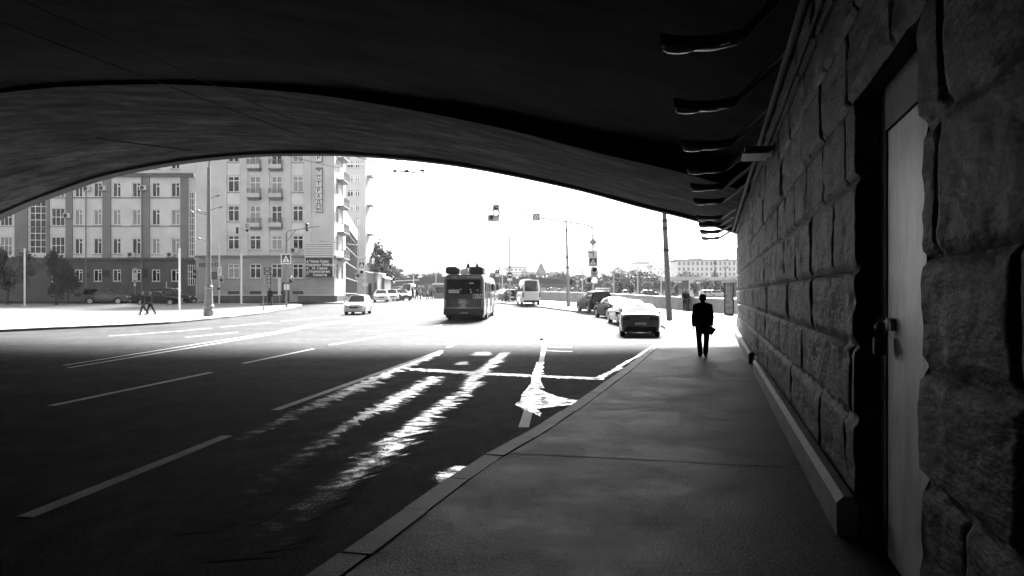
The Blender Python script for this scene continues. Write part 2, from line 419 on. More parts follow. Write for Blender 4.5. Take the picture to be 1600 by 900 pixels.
# left square
SQ = [(-260, 524), (0, 515), (100, 510.5), (200, 506.5), (262, 503), (330, 497), (402, 489.5), (447, 482.5), (470, 478.5), (472, 475.5), (462, 473.6)]
sq = [G(x, y, .13) for x, y in SQ]
kerb('kerb', sq, .3, -1, 1.6)
pavement('square_paving', sq + [G(330, 473.5, .13), G(250, 474, .13), G(120, 474.2, .13), G(-300, 474.2, .13)], paving, .13)
pavement('building_pavement', [Vector((-130, 88.5, 0)), Vector((XX(540, 90), 88.5, 0)), Vector((-20, 96, 0)), Vector((-26, 134, 0)), Vector((-140, 134, 0))], walk, .12)
g = pavement('lawn', [G(-300, 474.6, .14), G(120, 474.4, .14), G(228, 474.0, .14), G(262, 473.1, .14), Vector((-40, 86, 0)), Vector((-130, 86, 0))], grass, .15)
g = pavement('lawn', [G(300, 490.5, .14), G(400, 486, .14), G(398, 484.8, .14), G(302, 488.6, .14)], grass, .15)
g = pavement('lawn', [G(402, 477.6, .14), G(446, 476.5, .14), G(444, 474.8, .14), G(410, 475.6, .14)], grass, .15)

# ------------------------------------------------------------------ bridge over the camera
PROF = [(-1.2, 2.3), (-.3, 2.72), (0, 2.85), (2, 3.52), (4.2, 4.13), (7, 4.97), (10.1, 5.74), (13, 6.35), (16, 6.8), (19, 7.12), (22.4, 7.28), (25, 7.28), (28, 7.13), (31.1, 6.8), (33.5, 6.4), (35.2, 5.98), (37.5, 5.35), (39.5, 4.7), (42, 3.7), (44.5, 2.2)]
def smooth_profile(pr, n=5):
    out = []
    for i in range(len(pr) - 1):
        p0 = pr[max(i - 1, 0)]; p1 = pr[i]; p2 = pr[i + 1]; p3 = pr[min(i + 2, len(pr) - 1)]
        for k in range(n):
            t = k / n
            out.append(tuple(.5 * ((2 * p1[c]) + (-p0[c] + p2[c]) * t + (2 * p0[c] - 5 * p1[c] + 4 * p2[c] - p3[c]) * t * t + (-p0[c] + 3 * p1[c] - 3 * p2[c] + p3[c]) * t ** 3) for c in (0, 1)))
    return out + [pr[-1]]
SPR = smooth_profile(PROF)
bridge = thing('bridge', 'dark concrete road bridge whose wide arch spans the street overhead', 'bridge')
def vault(name, u0, u1, lift, mat, top=13.0):
    mb = MB(); n = len(SPR); LF = lift if callable(lift) else (lambda t: lift)
    us = [u0 + (u1 - u0) * i / 6 for i in range(7)]
    vs = [W(u, WALL_V - .05 - t, CZ + h + LF(t)) for u in us for t, h in SPR]
    mb.add(vs, [(j * n + i, (j + 1) * n + i, (j + 1) * n + i + 1, j * n + i + 1) for j in range(6) for i in range(n - 1)])
    for u in (u0, u1):
        A = [W(u, WALL_V - .05 - t, CZ + h + LF(t)) for t, h in SPR]; B = [W(u, WALL_V - .05 - t, top) for t, h in SPR]
        mb.add(A + B, [(i, i + 1, n + i + 1, n + i) for i in range(n - 1)])
    T0, T1 = SPR[0][0], SPR[-1][0]
    mb.add([W(u, WALL_V - .05 - t, top) for u in (u0, u1) for t in (T0, T1)], [(0, 1, 3, 2)])
    for t, h in (SPR[0], SPR[-1]):
        mb.add([W(u, WALL_V - .05 - t, z) for u in (u0, u1) for z in (CZ + h + LF(t), top)], [(0, 1, 3, 2)])
    return mb.build(name, mat, bridge, smooth=35)
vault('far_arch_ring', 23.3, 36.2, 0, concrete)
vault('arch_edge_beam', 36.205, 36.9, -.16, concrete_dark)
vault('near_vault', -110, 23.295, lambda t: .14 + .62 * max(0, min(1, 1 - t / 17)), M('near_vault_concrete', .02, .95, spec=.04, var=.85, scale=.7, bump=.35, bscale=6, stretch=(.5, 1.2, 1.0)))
mb = MB()
c = [W(-110, WALL_V - .05 - 44.3, 0), W(36.9, WALL_V - .05 - 44.3, 0), W(36.9, WALL_V - 50, 0), W(-110, WALL_V - 50, 0)]
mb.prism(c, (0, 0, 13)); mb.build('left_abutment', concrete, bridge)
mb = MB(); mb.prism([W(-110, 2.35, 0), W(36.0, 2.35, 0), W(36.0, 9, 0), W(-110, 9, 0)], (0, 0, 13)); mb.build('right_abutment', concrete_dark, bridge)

# ------------------------------------------------------------------ stone wall on the right
swall = thing('stone_wall', 'long wall of rough dark granite blocks along the pavement under the bridge', 'wall', (0, 0, 0))
COURSES = [-.05, .38, .98, 1.53, 2.08, 2.74, 3.35, 3.98, 4.52, 5.2]
def block_at(u, z):
    for c in range(len(COURSES) - 1):
        if z < COURSES[c + 1]: break
    L = 1.35 + .35 * ((c * 37) % 5) / 4
    o = ((c * 0.613) % 1) * L
    b = math.floor((u + o) / L); uu = (u + o) - b * L
    du = min(uu, L - uu); dz = min(z - COURSES[c], COURSES[c + 1] - z)
    return c, b, du, dz
def wall_disp(u, z):
    c, b, du, dz = block_at(u + .02 * noise.noise(Vector((z * 5, u * 2, 2.2))), z + .012 * noise.noise(Vector((u * 4, 8.1, z))))
    e = min(1, min(du / .04, dz / .055)); e = e * e * (3 - 2 * e)
    h = noise.noise(Vector((c * 3.1, b * 1.7, 0.5)))
    tilt = noise.noise(Vector((c * 5.3, b * 2.9, 3.5))) * (du - .35) * .05
    r = noise.fractal(Vector((u * 1.1, z * 2.8, c * 5 + b * 3)), .75, 2.2, 6)
    ch = noise.noise(Vector((u * 2.6, z * 6, c + b * 2))); ch = max(0, ch - .12) * .09      # chips knocked off the face
    return e * (.05 + .03 * h + tilt + .014 * r - ch * .45)
def wall_patch(mb, us, zs, jit=0):
    nu, nz = len(us), len(zs); vs = []
    for i, u in enumerate(us):
        for z in zs:
            d = wall_disp(u, z); uu = u
            if jit and i == nu - 1: uu += jit * (noise.fractal(Vector((z * 1.7, 3.3, 0)), .9, 2, 4) + .45 * wall_disp(u - .12, z) / .06 - .4)
            vs.append(W(uu, WALL_V - d, z))
    mb.add(vs, [(i * nz + j, (i + 1) * nz + j, (i + 1) * nz + j + 1, i * nz + j + 1) for i in range(nu - 1) for j in range(nz - 1)])
    return vs
def lin(a, b, step): n = max(1, int(round((b - a) / step))); return [a + (b - a) * i / n for i in range(n + 1)]
UD0, UD1, ZD = 4.36, 6.27, 3.3
mb = MB()
zs = lin(0, 4.95, .04)
usf = lin(UD1, 12, .035) + lin(12, 20, .07)[1:] + lin(20, 36, .12)[1:]
wall_patch(mb, usf, zs)
usn = lin(-6, 1.5, .2) + lin(1.5, UD0, .035)[1:]
wall_patch(mb, usn, zs, jit=.07)
wall_patch(mb, lin(UD0, UD1, .04), lin(ZD, 4.95, .04))
# reveals of the doorway, end of the wall
def jamb(u, sgn):
    zl = lin(0, ZD + .1, .05)
    e = [W(u, WALL_V - wall_disp(u, z) + .01, z) for z in zl]; e2 = [W(u, WALL_V + .32, z) for z in zl]; n = len(zl)
    mb.add(e + e2, [(i, i + 1, n + i + 1, n + i) for i in range(n - 1)])
jamb(UD1, 1)
zl = lin(0, ZD + .1, .05); n = len(zl)
e = [W(UD0 + .07 * (noise.fractal(Vector((z * 1.7, 3.3, 0)), .9, 2, 4) + .45 * wall_disp(UD0 - .12, z) / .06 - .4), WALL_V - wall_disp(UD0, z), z) for z in zl]
e2 = [W(UD0 - .02, WALL_V + .32, z) for z in zl]
mb.add(e + e2, [(i, i + 1, n + i + 1, n + i) for i in range(n - 1)])
us = lin(UD0, UD1, .05); n = len(us)
mb.add([W(u, WALL_V - wall_disp(u, ZD), ZD) for u in us] + [W(u, WALL_V + .32, ZD) for u in us], [(i, i + 1, n + i + 1, n + i) for i in range(n - 1)])
n = len(zs)
mb.add([W(36, WALL_V - wall_disp(36, z), z) for z in zs] + [W(36.0, WALL_V + 1.3, z) for z in zs], [(i, i + 1, n + i + 1, n + i) for i in range(n - 1)])
mb.add([W(-110, WALL_V - .03, 0), W(-6, WALL_V - .03, 0), W(-6, WALL_V - .03, 4.95), W(-110, WALL_V - .03, 4.95)], [(0, 1, 2, 3)])
mo = mb.build('masonry', stone, swall, smooth=50)
ca = mo.data.color_attributes.new('tone', 'FLOAT_COLOR', 'POINT')
for i, v_ in enumerate(mo.data.vertices):
    p_ = v_.co; u_ = p_.dot(U); c_, b_, _, _ = block_at(u_, p_.z)
    q_ = .75 + 1.1 * noise.noise(Vector((c_ * 7.3 + .4, b_ * 3.9 + .2, 1.1))) + .5 * max(0, noise.noise(Vector((u_ * 1.8, p_.z * .6, 4.0)))) - .45 * max(0, noise.noise(Vector((u_ * 1.2, p_.z * .5, 9.0))) * 2)
    q_ = max(.22, q_); ca.data[i].color = (q_, q_, q_, 1)
nt_ = stone.node_tree
tc_ = [n for n in nt_.nodes if n.type == 'TEX_COORD'][0]; tg_ = [l.to_socket for l in nt_.links if l.from_node == tc_]
rm_ = nt_.nodes.new('ShaderNodeMapping'); rm_.inputs['Rotation'].default_value = (0, 0, -(PI / 2 - WA)); rs_ = nt_.nodes.new('ShaderNodeMapping'); rs_.inputs['Scale'].default_value = (.38, 1, 1)
nt_.links.new(tc_.outputs['Object'], rm_.inputs['Vector']); nt_.links.new(rm_.outputs[0], rs_.inputs['Vector'])
for q_ in tg_: nt_.links.new(rs_.outputs[0], q_)
b_ = nt_.nodes['Principled BSDF']; at_ = nt_.nodes.new('ShaderNodeAttribute'); at_.attribute_name = 'tone'
mu_ = nt_.nodes.new('ShaderNodeMath'); mu_.operation = 'MULTIPLY'; nt_.links.new(b_.inputs['Base Color'].links[0].from_socket, mu_.inputs[0]); nt_.links.new(at_.outputs['Fac'], mu_.inputs[1]); nt_.links.new(mu_.outputs[0], b_.inputs['Base Color'])
mb = MB()
mb.prism([W(3.9, WALL_V + .10, .05), W(5.86, WALL_V + .10, .05), W(5.86, WALL_V + .16, .05), W(3.9, WALL_V + .16, .05)], (0, 0, 3.0 - .05))
door = mb.build('metal_door', doorm, swall)
door['label'] = 'pale scuffed sheet metal door set back in the stone'
mb = MB(); mb.prism([W(3.9, WALL_V + .085, 3.01), W(5.86, WALL_V + .085, 3.01), W(5.86, WALL_V + .16, 3.01), W(3.9, WALL_V + .16, 3.01)], (0, 0, .3)); mb.build('lintel_panel', plinthm, swall)
mb = MB(); mb.prism([W(3.7, WALL_V + .26, 0), W(6.6, WALL_V + .26, 0), W(6.6, WALL_V + .3, 0), W(3.7, WALL_V + .3, 0)], (0, 0, 3.4)); mb.build('door_backing', concrete_dark, swall)
mb = MB(); mb.prism([W(5.865, WALL_V + .09, 0), W(6.4, WALL_V + .12, 0), W(6.4, WALL_V + .2, 0), W(5.865, WALL_V + .2, 0)], (0, 0, 3.4)); mb.build('jamb_shade_strip', iron, swall)  # black panel added in place of the shade on the far jamb
# hasp and padlock
hz = ZZ(508, 5.39)
mb = MB(); mb.prism([W(5.62, WALL_V + .07, hz - .03), W(5.84, WALL_V + .07, hz - .03), W(5.84, WALL_V + .1, hz - .03), W(5.62, WALL_V + .1, hz - .03)], (0, 0, .08))
mb.tube([W(5.74, WALL_V + .06, hz + .05), W(5.74, WALL_V + .02, hz + .04), W(5.74, WALL_V + .01, hz), W(5.74, WALL_V + .06, hz - .03)], .014, 8)
mb.build('hasp', greymetal, door)
pl = thing('padlock', 'dark padlock hanging from the hasp of the pale metal door', 'padlock', W(5.74, WALL_V + .03, hz - .05), -WA + .2)
mb = MB(); mb.rbox((-.045, -.022, -.145), (.045, .022, -.02), .01); mb.build('lock_body', darkmetal, pl)
mb = MB(); mb.tube([(-.03, 0, -.03)] + [(.03 * -math.cos(t), 0, .05 + .03 * math.sin(t)) for t in [PI * i / 6 for i in range(7)]] + [(.03, 0, -.03)], .008, 8); mb.build('shackle', chrome, pl, smooth=180)
# plinth at the foot of the wall
def plinth(u0, u1):
    mb = MB(); prof = [(.0, .12), (.0, .36), (-.03, .42), (-.10, .42), (-.15, .37), (-.15, .12)]
    us = lin(u0, u1, 2.3); 
    for a, b in zip(us, us[1:]):
        n = len(prof); q = [W(u, WALL_V - .02 + p, z) for u in (a + .006, b - .006) for p, z in prof]
        mb.add(q, [(i, (i + 1) % n, n + (i + 1) % n, n + i) for i in range(n)] + [tuple(range(n)), tuple(range(n, 2 * n))])
    return mb.build('plinth', plinthm, swall)
plinth(6.25, 19.0); plinth(21.2, 35.7)
# conduit along the wall top
mb = MB(); mb.tube([W(u, WALL_V - .22, 4.62) for u in (-10, 0, 10, 20, 30, 36)], .05, 8); mb.tube([W(u, WALL_V - .13, 4.45) for u in (-10, 0, 10, 20, 30, 36)], .025, 6)
tag(mb.build('cable_conduit', iron, smooth=180), 'dark cable conduit running along the top of the stone wall', 'conduit')
mb = MB(); mb.X = Matrix.Translation(W(14.2, .72, 4.28)) @ Matrix.Rotation(-WA, 4, 'Z')
mb.box((-.24, -.4, -.04), (.18, .4, .0)); mb.box((-.2, -.35, .001), (.25, .3, .09)); 
tag(mb.build('junction_box', greymetal), 'flat junction box on a bracket at the wall top under the conduit', 'junction box')

# bracket lamps under the vault
def vault_lamp():
    t = thing('bracket_lamp', '', 'lamp', group='bracket lamps along the wall top')
    mb = MB(); mb.tube([(.9, -1.8, .40), (.12, -.12, .03), (.05, -.02, .02)], .05, 8); mb.tube([(.12, -.18, .02), (.0, -.28, -.08), (-.12, -.1, -.04)], .02, 6); mb.build('arm', darkmetal, t, smooth=60)
    mb = MB()
    prof = [(.12, .04), (.04, .10), (-.2, .15), (-.5, .15), (-.68, .11), (-.76, .05)]
    vs = []
    for x, w in prof:
        for k in range(8):
            a = 2 * PI * k / 8; vs.append((x, w * math.cos(a), .07 * ((x + .28) / .46) ** 2 - .02 + (.11 if math.sin(a) > 0 else .05) * math.sin(a)))
    fs = [(i * 8 + k, i * 8 + (k + 1) % 8, (i + 1) * 8 + (k + 1) % 8, (i + 1) * 8 + k) for i in range(5) for k in range(8)] + [tuple(range(8)), tuple(range(40, 48))]
    mb.add(vs, fs); mb.build('lamp_head', M('lamp_housing', .09, .45), t, smooth=50)
    mb = MB(); mb.ball((-.55, 0, -.03), (.19, .10, .055), 12); mb.build('lens', lamppale, t, smooth=180)
    return t
lamp0 = vault_lamp()
names = ['nearest bracket lamp overhead, at the top edge of the picture', 'second bracket lamp overhead, with a long arm across the vault', 'third bracket lamp from the viewer, below the long armed one', 'fourth bracket lamp from the viewer along the wall top', 'fifth bracket lamp from the viewer along the wall top', 'sixth bracket lamp from the viewer, last wholly before the pale sky',
         'topmost of the bracket lamps black against the sky', 'second from top of the bracket lamps black against the sky', 'third from top of the bracket lamps black against the sky', 'lowest of the bracket lamps black against the sky']
for k, u in enumerate([8.9, 11.9, 15.1, 18.0, 21.0, 24.2, 29.5, 32.5, 36.0, 40.0]):
    L = W(u, .2, 4.62)
    if k == 0: lamp0.location = L; lamp0.rotation_euler.z = -WA; lamp0['label'] = names[0]
    else: copy_tree(lamp0, None, L, -WA, names[k])

# ------------------------------------------------------------------ generic builders: windows, buildings
WM = {}
def window_meshes(w, h, kind):
    k = (round(w, 2), round(h, 2), kind)
    if k in WM: return WM[k]
    f = MB(); t = .10 if kind != 'grid' else .08
    f.box((-w / 2, 0, 0), (-w / 2 + t, .07, h)); f.box((w / 2 - t, 0, 0), (w / 2, .07, h))
    f.box((-w / 2 + t, 0, 0), (w / 2 - t, .07, t)); f.box((-w / 2 + t, 0, h - t), (w / 2 - t, .07, h))
    if kind == 'cross':
        f.box((-t / 2, .002, t), (t / 2, .068, h - t)); f.box((-w / 2 + t, .004, h * .68), (-t / 2, .066, h * .68 + t)); f.box((t / 2, .004, h * .68), (w / 2 - t, .066, h * .68 + t))
    elif kind == 'tee':
        f.box((-t / 2 + .05, .002, t), (t / 2 + .05, .068, h - t)); f.box((t / 2 + .05, .004, h * .72), (w / 2 - t, .066, h * .72 + t))
    elif kind == 'grid':
        for i in (1, 2): x = -w / 2 + w * i / 3; f.box((x - t / 2, .002, t), (x + t / 2, .068, h - t))
        n = max(2, int(h / .75))
        for j in range(1, n): z = h * j / n; f.box((-w / 2 + t, .01, z - t / 2), (w / 2 - t, .06, z + t / 2))
    else:
        f.box((-t / 2, .002, t), (t / 2, .068, h - t))
    s = MB(); s.box((-w / 2 - .08, -.24, -.07), (w / 2 + .08, .0, -.012))
    p = MB(); p.box((-w / 2 + .03, .03, .03), (w / 2 - .03, .045, h - .03))
    WM[k] = (f.mesh('window', framew), s.mesh('sill', M('sill_stone', .3)), p.mesh('pane', glass), p.mesh('pane', curtain))
    return WM[k]
def put_window(parent, x, y, z, w, h, kind='cross', light=.25, face='front', sill=True):
    f, s, p, pc = window_meshes(w, h, kind)
    rz = 0 if face == 'front' else PI / 2
    o = link('window', f, parent, (x, y, z), rz)
    link('pane', pc if random.random() < light else p, o)
    if sill: link('sill', s, o)
    return o
def facade(mb, x0, x1, z0, z1, y, holes, m=0, depth=.22, axis='x'):
    """wall panel in the plane y (facing -y) with rectangular holes (hx0,hx1,hz0,hz1) and reveals; axis 'y' swaps to a wall in plane x facing +x"""
    def T(a, d, z): return (a, y + d, z) if axis == 'x' else (y - d, a, z)
    xs = sorted({x0, x1} | {max(x0, min(x1, v)) for h in holes for v in h[:2]}); zs = sorted({z0, z1} | {max(z0, min(z1, v)) for h in holes for v in h[2:4]})
    for a, b in zip(xs, xs[1:]):
        for c, d in zip(zs, zs[1:]):
            mx, mz = (a + b) / 2, (c + d) / 2
            if any(h[0] < mx < h[1] and h[2] < mz < h[3] for h in holes): continue
            mb.add([T(a, 0, c), T(b, 0, c), T(b, 0, d), T(a, 0, d)], [(0, 1, 2, 3)], m)
    for h in holes:
        a, b, c, d = h[:4]; c = max(c, z0); d = min(d, z1)
        if d - c < .05: continue
        for q in ([T(a, 0, c), T(a, depth, c), T(a, depth, d), T(a, 0, d)], [T(b, 0, c), T(b, depth, c), T(b, depth, d), T(b, 0, d)],
                  [T(a, 0, c), T(b, 0, c), T(b, depth, c), T(a, depth, c)], [T(a, 0, d), T(b, 0, d), T(b, depth, d), T(a, depth, d)]):
            mb.add(q, [(0, 1, 2, 3)], m)
plaster_lo = M('plaster_dark_ground_floor', .11, .85, var=.22, scale=.6, bump=.2, bscale=12)
plaster_pan = M('plaster_pale_panel', .80, .85, var=.12, scale=.5, bump=.1, bscale=12)
plaster_pil = M('plaster_dark_pilaster', .25, .85, var=.15, scale=.5, bump=.1, bscale=12)
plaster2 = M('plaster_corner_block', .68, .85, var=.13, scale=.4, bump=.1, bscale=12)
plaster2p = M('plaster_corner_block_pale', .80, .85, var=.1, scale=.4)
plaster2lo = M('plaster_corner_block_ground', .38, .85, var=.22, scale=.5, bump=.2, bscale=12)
cornice_m = M('cornice_stone', .2, .8)
granite = M('granite_base', .09, .5, var=.5, scale=1.2)

# --- left block, facade at Y = 95
Y1 = 95.0; S1 = F / Y1
bl = thing('office_building', 'long office block with dark pilasters and pale window bays, left of the corner block', 'building', (0, 0, 0))
zb = rise(Y1) - .1
ROWS1 = [(421, 440), (372, 397), (327, 352), (285, 308), (246, 264)]
cols1 = [(116.5, 129), (146, 159), (176, 189), (206, 220), (237, 250), (267, 281)]
holes = []
wins = []
for c0, c1 in cols1:
    for r, (a, b) in enumerate(ROWS1):
        holes.append((XX(c0, Y1), XX(c1, Y1), ZZ(b, Y1), ZZ(a, Y1))); wins.append((holes[-1], 'tee'))
for c0, c1 in ((80, 101), (0, 19), (-40, -20), (-76, -56)):
    for a, b in ((421, 441), (370, 397), (325, 353), (283, 309), (240, 264)):
        holes.append((XX(c0, Y1), XX(c1, Y1), ZZ(b, Y1), ZZ(a, Y1))); wins.append((holes[-1], 'grid'))
holes.append((XX(46, Y1), XX(72, Y1), ZZ(396, Y1), ZZ(270, Y1))); wins.append((holes[-1], 'grid'))
holes.append((XX(295.5, Y1), XX(304.5, Y1), ZZ(400, Y1), ZZ(300, Y1))); wins.append((holes[-1], 'grid'))
holes.append((XX(293, Y1), XX(304, Y1), ZZ(446, Y1), ZZ(414, Y1))); wins.append((holes[-1], 'grid'))
zg = ZZ(404, Y1); zt = ZZ(190, Y1); xl = XX(-160, Y1); xr = XX(305.2, Y1)
mb = MB()
facade(mb, xl, xr, zb, zg, Y1, [h for h in holes if h[2] < zg], 0)
facade(mb, xl, xr, zg, zt, Y1, [h for h in holes if h[3] > zg], 1)
mb.box((xl, Y1 + .6, zb), (xr, Y1 + 14, zt), 0)
mb.add([(xl, Y1, zt), (xr, Y1, zt), (xr, Y1 + .6, zt), (xl, Y1 + .6, zt)], [(0, 1, 2, 3)], 1)
mb.add([(xl, Y1, zb), (xl, Y1 + .6, zb), (xl, Y1 + .6, zt), (xl, Y1, zt)], [(0, 1, 2, 3)], 1)
mb.build('wall', [plaster_lo, plaster_pan], bl)
for i, h in enumerate(wins):
    (a, b, c, d), kind = h
    put_window(bl, (a + b) / 2, Y1 + .08, c, b - a - .01, d - c - .01, kind, .18 if c > zg else 0, sill=kind == 'tee')
zp0, zp1 = zg, ZZ(277, Y1)
for p0, p1 in ((103.5, 114), (161, 174), (221.5, 234.5), (282.5, 294.5), (24, 44), (73.5, 78)):
    mb = MB(); mb.box((XX(p0, Y1), Y1 - .18, zg + .12), (XX(p1, Y1), Y1 - .003, zp1 - .02)); mb.build('pilaster', plaster_pil, bl)
mb = MB()
mb.box((xl, Y1 - .3, zg - .14), (xr, Y1 - .003, zg + .1)); mb.build('string_course', M('string_course_dark', .12), bl)
mb = MB(); mb.box((xl, Y1 - .45, zp1), (xr, Y1 - .003, zp1 + .28)); mb.box((xl, Y1 - .6, zp1 + .284), (xr, Y1 - .003, zp1 + .42)); mb.build('cornice', cornice_m, bl)
mb = MB(); mb.box((xl, Y1 - .12, ZZ(352.6, Y1) - .1), (XX(294, Y1), Y1 - .003, ZZ(353.4, Y1))); mb.box((xl, Y1 - .12, ZZ(309, Y1) - .06), (XX(294, Y1), Y1 - .003, ZZ(309, Y1) + .02)); mb.build('sill_band', M('string_course_dark', .12), bl)
mb = MB()
for x in (136, 223): mb.tube([(XX(x, Y1), Y1 - .26, zb), (XX(x, Y1), Y1 - .26, zp1)], .07, 8)
mb.build('downpipe', greymetal, bl)
for c0, c1 in cols1:
    mb = MB(); mb.box((XX(c0, Y1), Y1 - .02, zb + .75), (XX(c1, Y1), Y1 - .003, zb + 1.1)); mb.build('cellar_grille', black, bl)

# --- corner block, facade at Y = 92
Y2 = 92.0
bc = thing('corner_building', 'tall pale corner block with balconies and a vertical letter sign', 'building', (0, 0, 0))
zb2 = rise(Y2) - .1
x0, x1 = XX(305.5, Y2), XX(522.5, Y2)
ROWS2 = [(412, 435), (367.5, 390), (321, 346), (275, 300), (228, 253), (182, 207)]
cols2 = [(356, 374), (390, 408), (424, 441), (457, 474)]
holes = []; bwins = []
for ci, (c0, c1) in enumerate(cols2):
    for r, (a, b) in enumerate(ROWS2):
        b2 = b + (9 if ci in (1, 2) and r in (2, 3, 4, 5) else 0)
        holes.append((XX(c0, Y2), XX(c1, Y2), ZZ(b2, Y2), ZZ(a, Y2))); bwins.append(holes[-1])
zg2 = ZZ(401, Y2); zt2 = ZZ(150, Y2)
D2 = 6.2
sh = []
for (ya, yb) in ((Y2 + .9, Y2 + 2.1), (Y2 + 3.7, Y2 + 4.9)):
    for a, b in ROWS2:
        sh.append((ya, yb, ZZ(b, Y2), ZZ(a, Y2)))
mb = MB()
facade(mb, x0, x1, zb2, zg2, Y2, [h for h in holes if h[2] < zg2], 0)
facade(mb, x0, x1, zg2, zt2, Y2, [h for h in holes if h[3] > zg2], 1)
facade(mb, Y2, Y2 + D2, zb2, zg2, x1, [h for h in sh if h[2] < zg2], 0, axis='y')
facade(mb, Y2, Y2 + D2, zg2, zt2, x1, [h for h in sh if h[3] > zg2], 1, axis='y')
mb.box((x0 + .01, Y2 + .6, zb2), (x1 - .6, Y2 + D2, zt2), 1)
mb.add([(x0, Y2, zb2), (x0, Y2 + D2, zb2), (x0, Y2 + D2, zt2), (x0, Y2, zt2)], [(0, 1, 2, 3)], 1)
mb.add([(x0, Y2, zt2), (x1, Y2, zt2), (x1, Y2 + D2, zt2), (x0, Y2 + D2, zt2)], [(0, 1, 2, 3)], 1)
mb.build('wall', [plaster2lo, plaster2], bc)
for a, b, c, d in bwins:
    put_window(bc, (a + b) / 2, Y2 + .08, c, b - a - .01, d - c - .01, 'cross', .3 if c > zg2 else .05)
for a, b, c, d in sh:
    put_window(bc, x1 - .17, (a + b) / 2, c, b - a - .01, d - c - .01, 'cross', .3, face='side', sill=False)
for ci, (c0, c1) in enumerate(cols2):      # pale strips between windows of a column
    seq = sorted([h for h in bwins if abs(h[0] - XX(c0, Y2)) < .01], key=lambda h: h[2])
    for lo, hi in zip(seq[1:], seq[2:]):
        if hi[2] - lo[3] > .9:
            mb = MB(); mb.box((XX(c0, Y2) - .05, Y2 - .03, lo[3] + .12), (XX(c1, Y2) + .05, Y2 - .003, hi[2] - .2)); mb.build('spandrel_panel', plaster2p, bc)
for x in (349, 382, 415.5, 449, 481):
    mb = MB(); w = 5.6; mb.box((XX(x - w, Y2), Y2 - .16, zg2 + .15), (XX(x + w, Y2), Y2 - .003, zt2 - .5)); mb.build('pilaster', plaster2, bc)
mb = MB(); mb.box((x0, Y2 - .3, zg2 - .12), (x1 + .25, Y2 - .003, zg2 + .12)); mb.box((x1 + .003, Y2 + .003, zg2 - .12), (x1 + .25, Y2 + D2, zg2 + .12)); mb.build('string_course', cornice_m, bc)
mb = MB(); mb.box((x0 + 1.3, Y2 - .25, zb2), (XX(440, Y2), Y2 - .003, zb2 + .95)); mb.box((XX(466, Y2), Y2 - .25, zb2), (x1 + .1, Y2 - .003, zb2 + .95)); mb.box((x1 + .003, Y2 + .003, zb2), (x1 + .3, Y2 + D2, zb2 + .9)); mb.build('granite_base', granite, bc)
mb = MB(); mb.box((x0 + 1.3, Y2 - .29, zb2 + .955), (XX(440, Y2), Y2 - .003, zb2 + 1.03)); mb.box((XX(466, Y2), Y2 - .29, zb2 + .955), (x1 + .1, Y2 - .003, zb2 + 1.03)); mb.build('base_coping', white, bc)
for c0, c1 in cols2:
    mb = MB(); mb.box((XX(c0, Y2), Y2 - .02, zb2 + 1.1), (XX(c1, Y2), Y2 - .003, zb2 + 1.45)); mb.build('cellar_window', black, bc)
mb = MB(); mb.box((XX(441, Y2), Y2 - .06, zb2), (XX(452, Y2), Y2 - .003, ZZ(441, Y2))); mb.build('entrance_door', darkmetal, bc)
def balcony(cx, cy, z, w, d, face='front', h=.95):
    T = Matrix.Translation((cx, cy, z)) @ Matrix.Rotation(0 if face == 'front' else PI / 2, 4, 'Z')
    mb = MB(); mb.X = T
    mb.box((-w / 2, -d, -.14), (w / 2, -.003, 0)); mb.box((-w / 2 + .1, -d + .25, -.3), (w / 2 - .1, -.003, -.143)); mb.box((-w / 2 + .05, -d + .03, .003), (w / 2 - .05, -d + .07, .45), 1)
    b = mb.build('balcony', [M('balcony_slab', .22), plaster2p if face == 'front' else M('balcony_panel', .2)], bc)
    r = MB(); r.X = T
    n = int(w / .14)
    for i in range(n + 1): x = -w / 2 + .03 + (w - .06) * i / n; r.box((x - .012, -d + .02, .0), (x + .012, -d + .045, h))
    for s in (-1, 1):
        for i in range(1, int(d / .16)): r.box((s * (w / 2 - .03) - .012, -d + i * .16, 0), (s * (w / 2 - .03) + .012, -d + i * .16 + .024, h))
        r.box((s * (w / 2 - .03) - .02, -d + .05, h + .002), (s * (w / 2 - .03) + .02, 0, h + .04))
    r.box((-w / 2, -d, h + .002), (w / 2, -d + .05, h + .04)); r.build('railing', greymetal, b)
for ci in (1, 2):
    for py in (355, 309, 264, 217):
        balcony(XX(sum(cols2[ci]) / 2, Y2), Y2, ZZ(py, Y2), 1.5, .85)
for py in (403, 362, 321, 280, 245):
    balcony(x1, Y2 + 3.2, ZZ(py, Y2 + 1.5), 3.4, .8, 'side')
mb = MB(); mb.box((XX(476, Y2 - .3), Y2 - .02, 0), (XX(476, Y2 - .3) + .01, Y2 - .003, .01))

# vertical letter sign on the corner block
zs_ = [(240, 253, 'Р'), (227, 240, 'Т'), (265.5, 273.6, 'Э'), (274.2, 283, 'С'), (283.6, 292.4, 'Т'), (293, 302, 'Р'), (302.6, 311.4, 'А'), (312, 321, 'Д'), (321.6, 331, 'Ы')]
vs_ = thing('letter_sign', 'vertical sign of white letter tiles down the pale corner building', 'sign', (XX(497.5, Y2 - .5), Y2 - .42, ZZ(331, Y2)))
zo = ZZ(331, Y2)
for a, b, ch in zs_:
    z0, z1 = ZZ(b, Y2) - zo, ZZ(a, Y2) - zo; h = z1 - z0 - .05
    mb = MB(); mb.box((-.33, 0, z0), (.33, .2, z0 + h)); t = mb.build('letter_tile', white, vs_)
    text(ch, .62, (0, -.008, z0 + h / 2), black, t, 'letter', .012)
mb = MB(); mb.box((-.4, .205, -.1), (.4, .3, ZZ(262, Y2) - zo)); mb.box((-.06, .3, .5), (.06, .42, .6)); mb.build('sign_frame', greymetal, vs_)
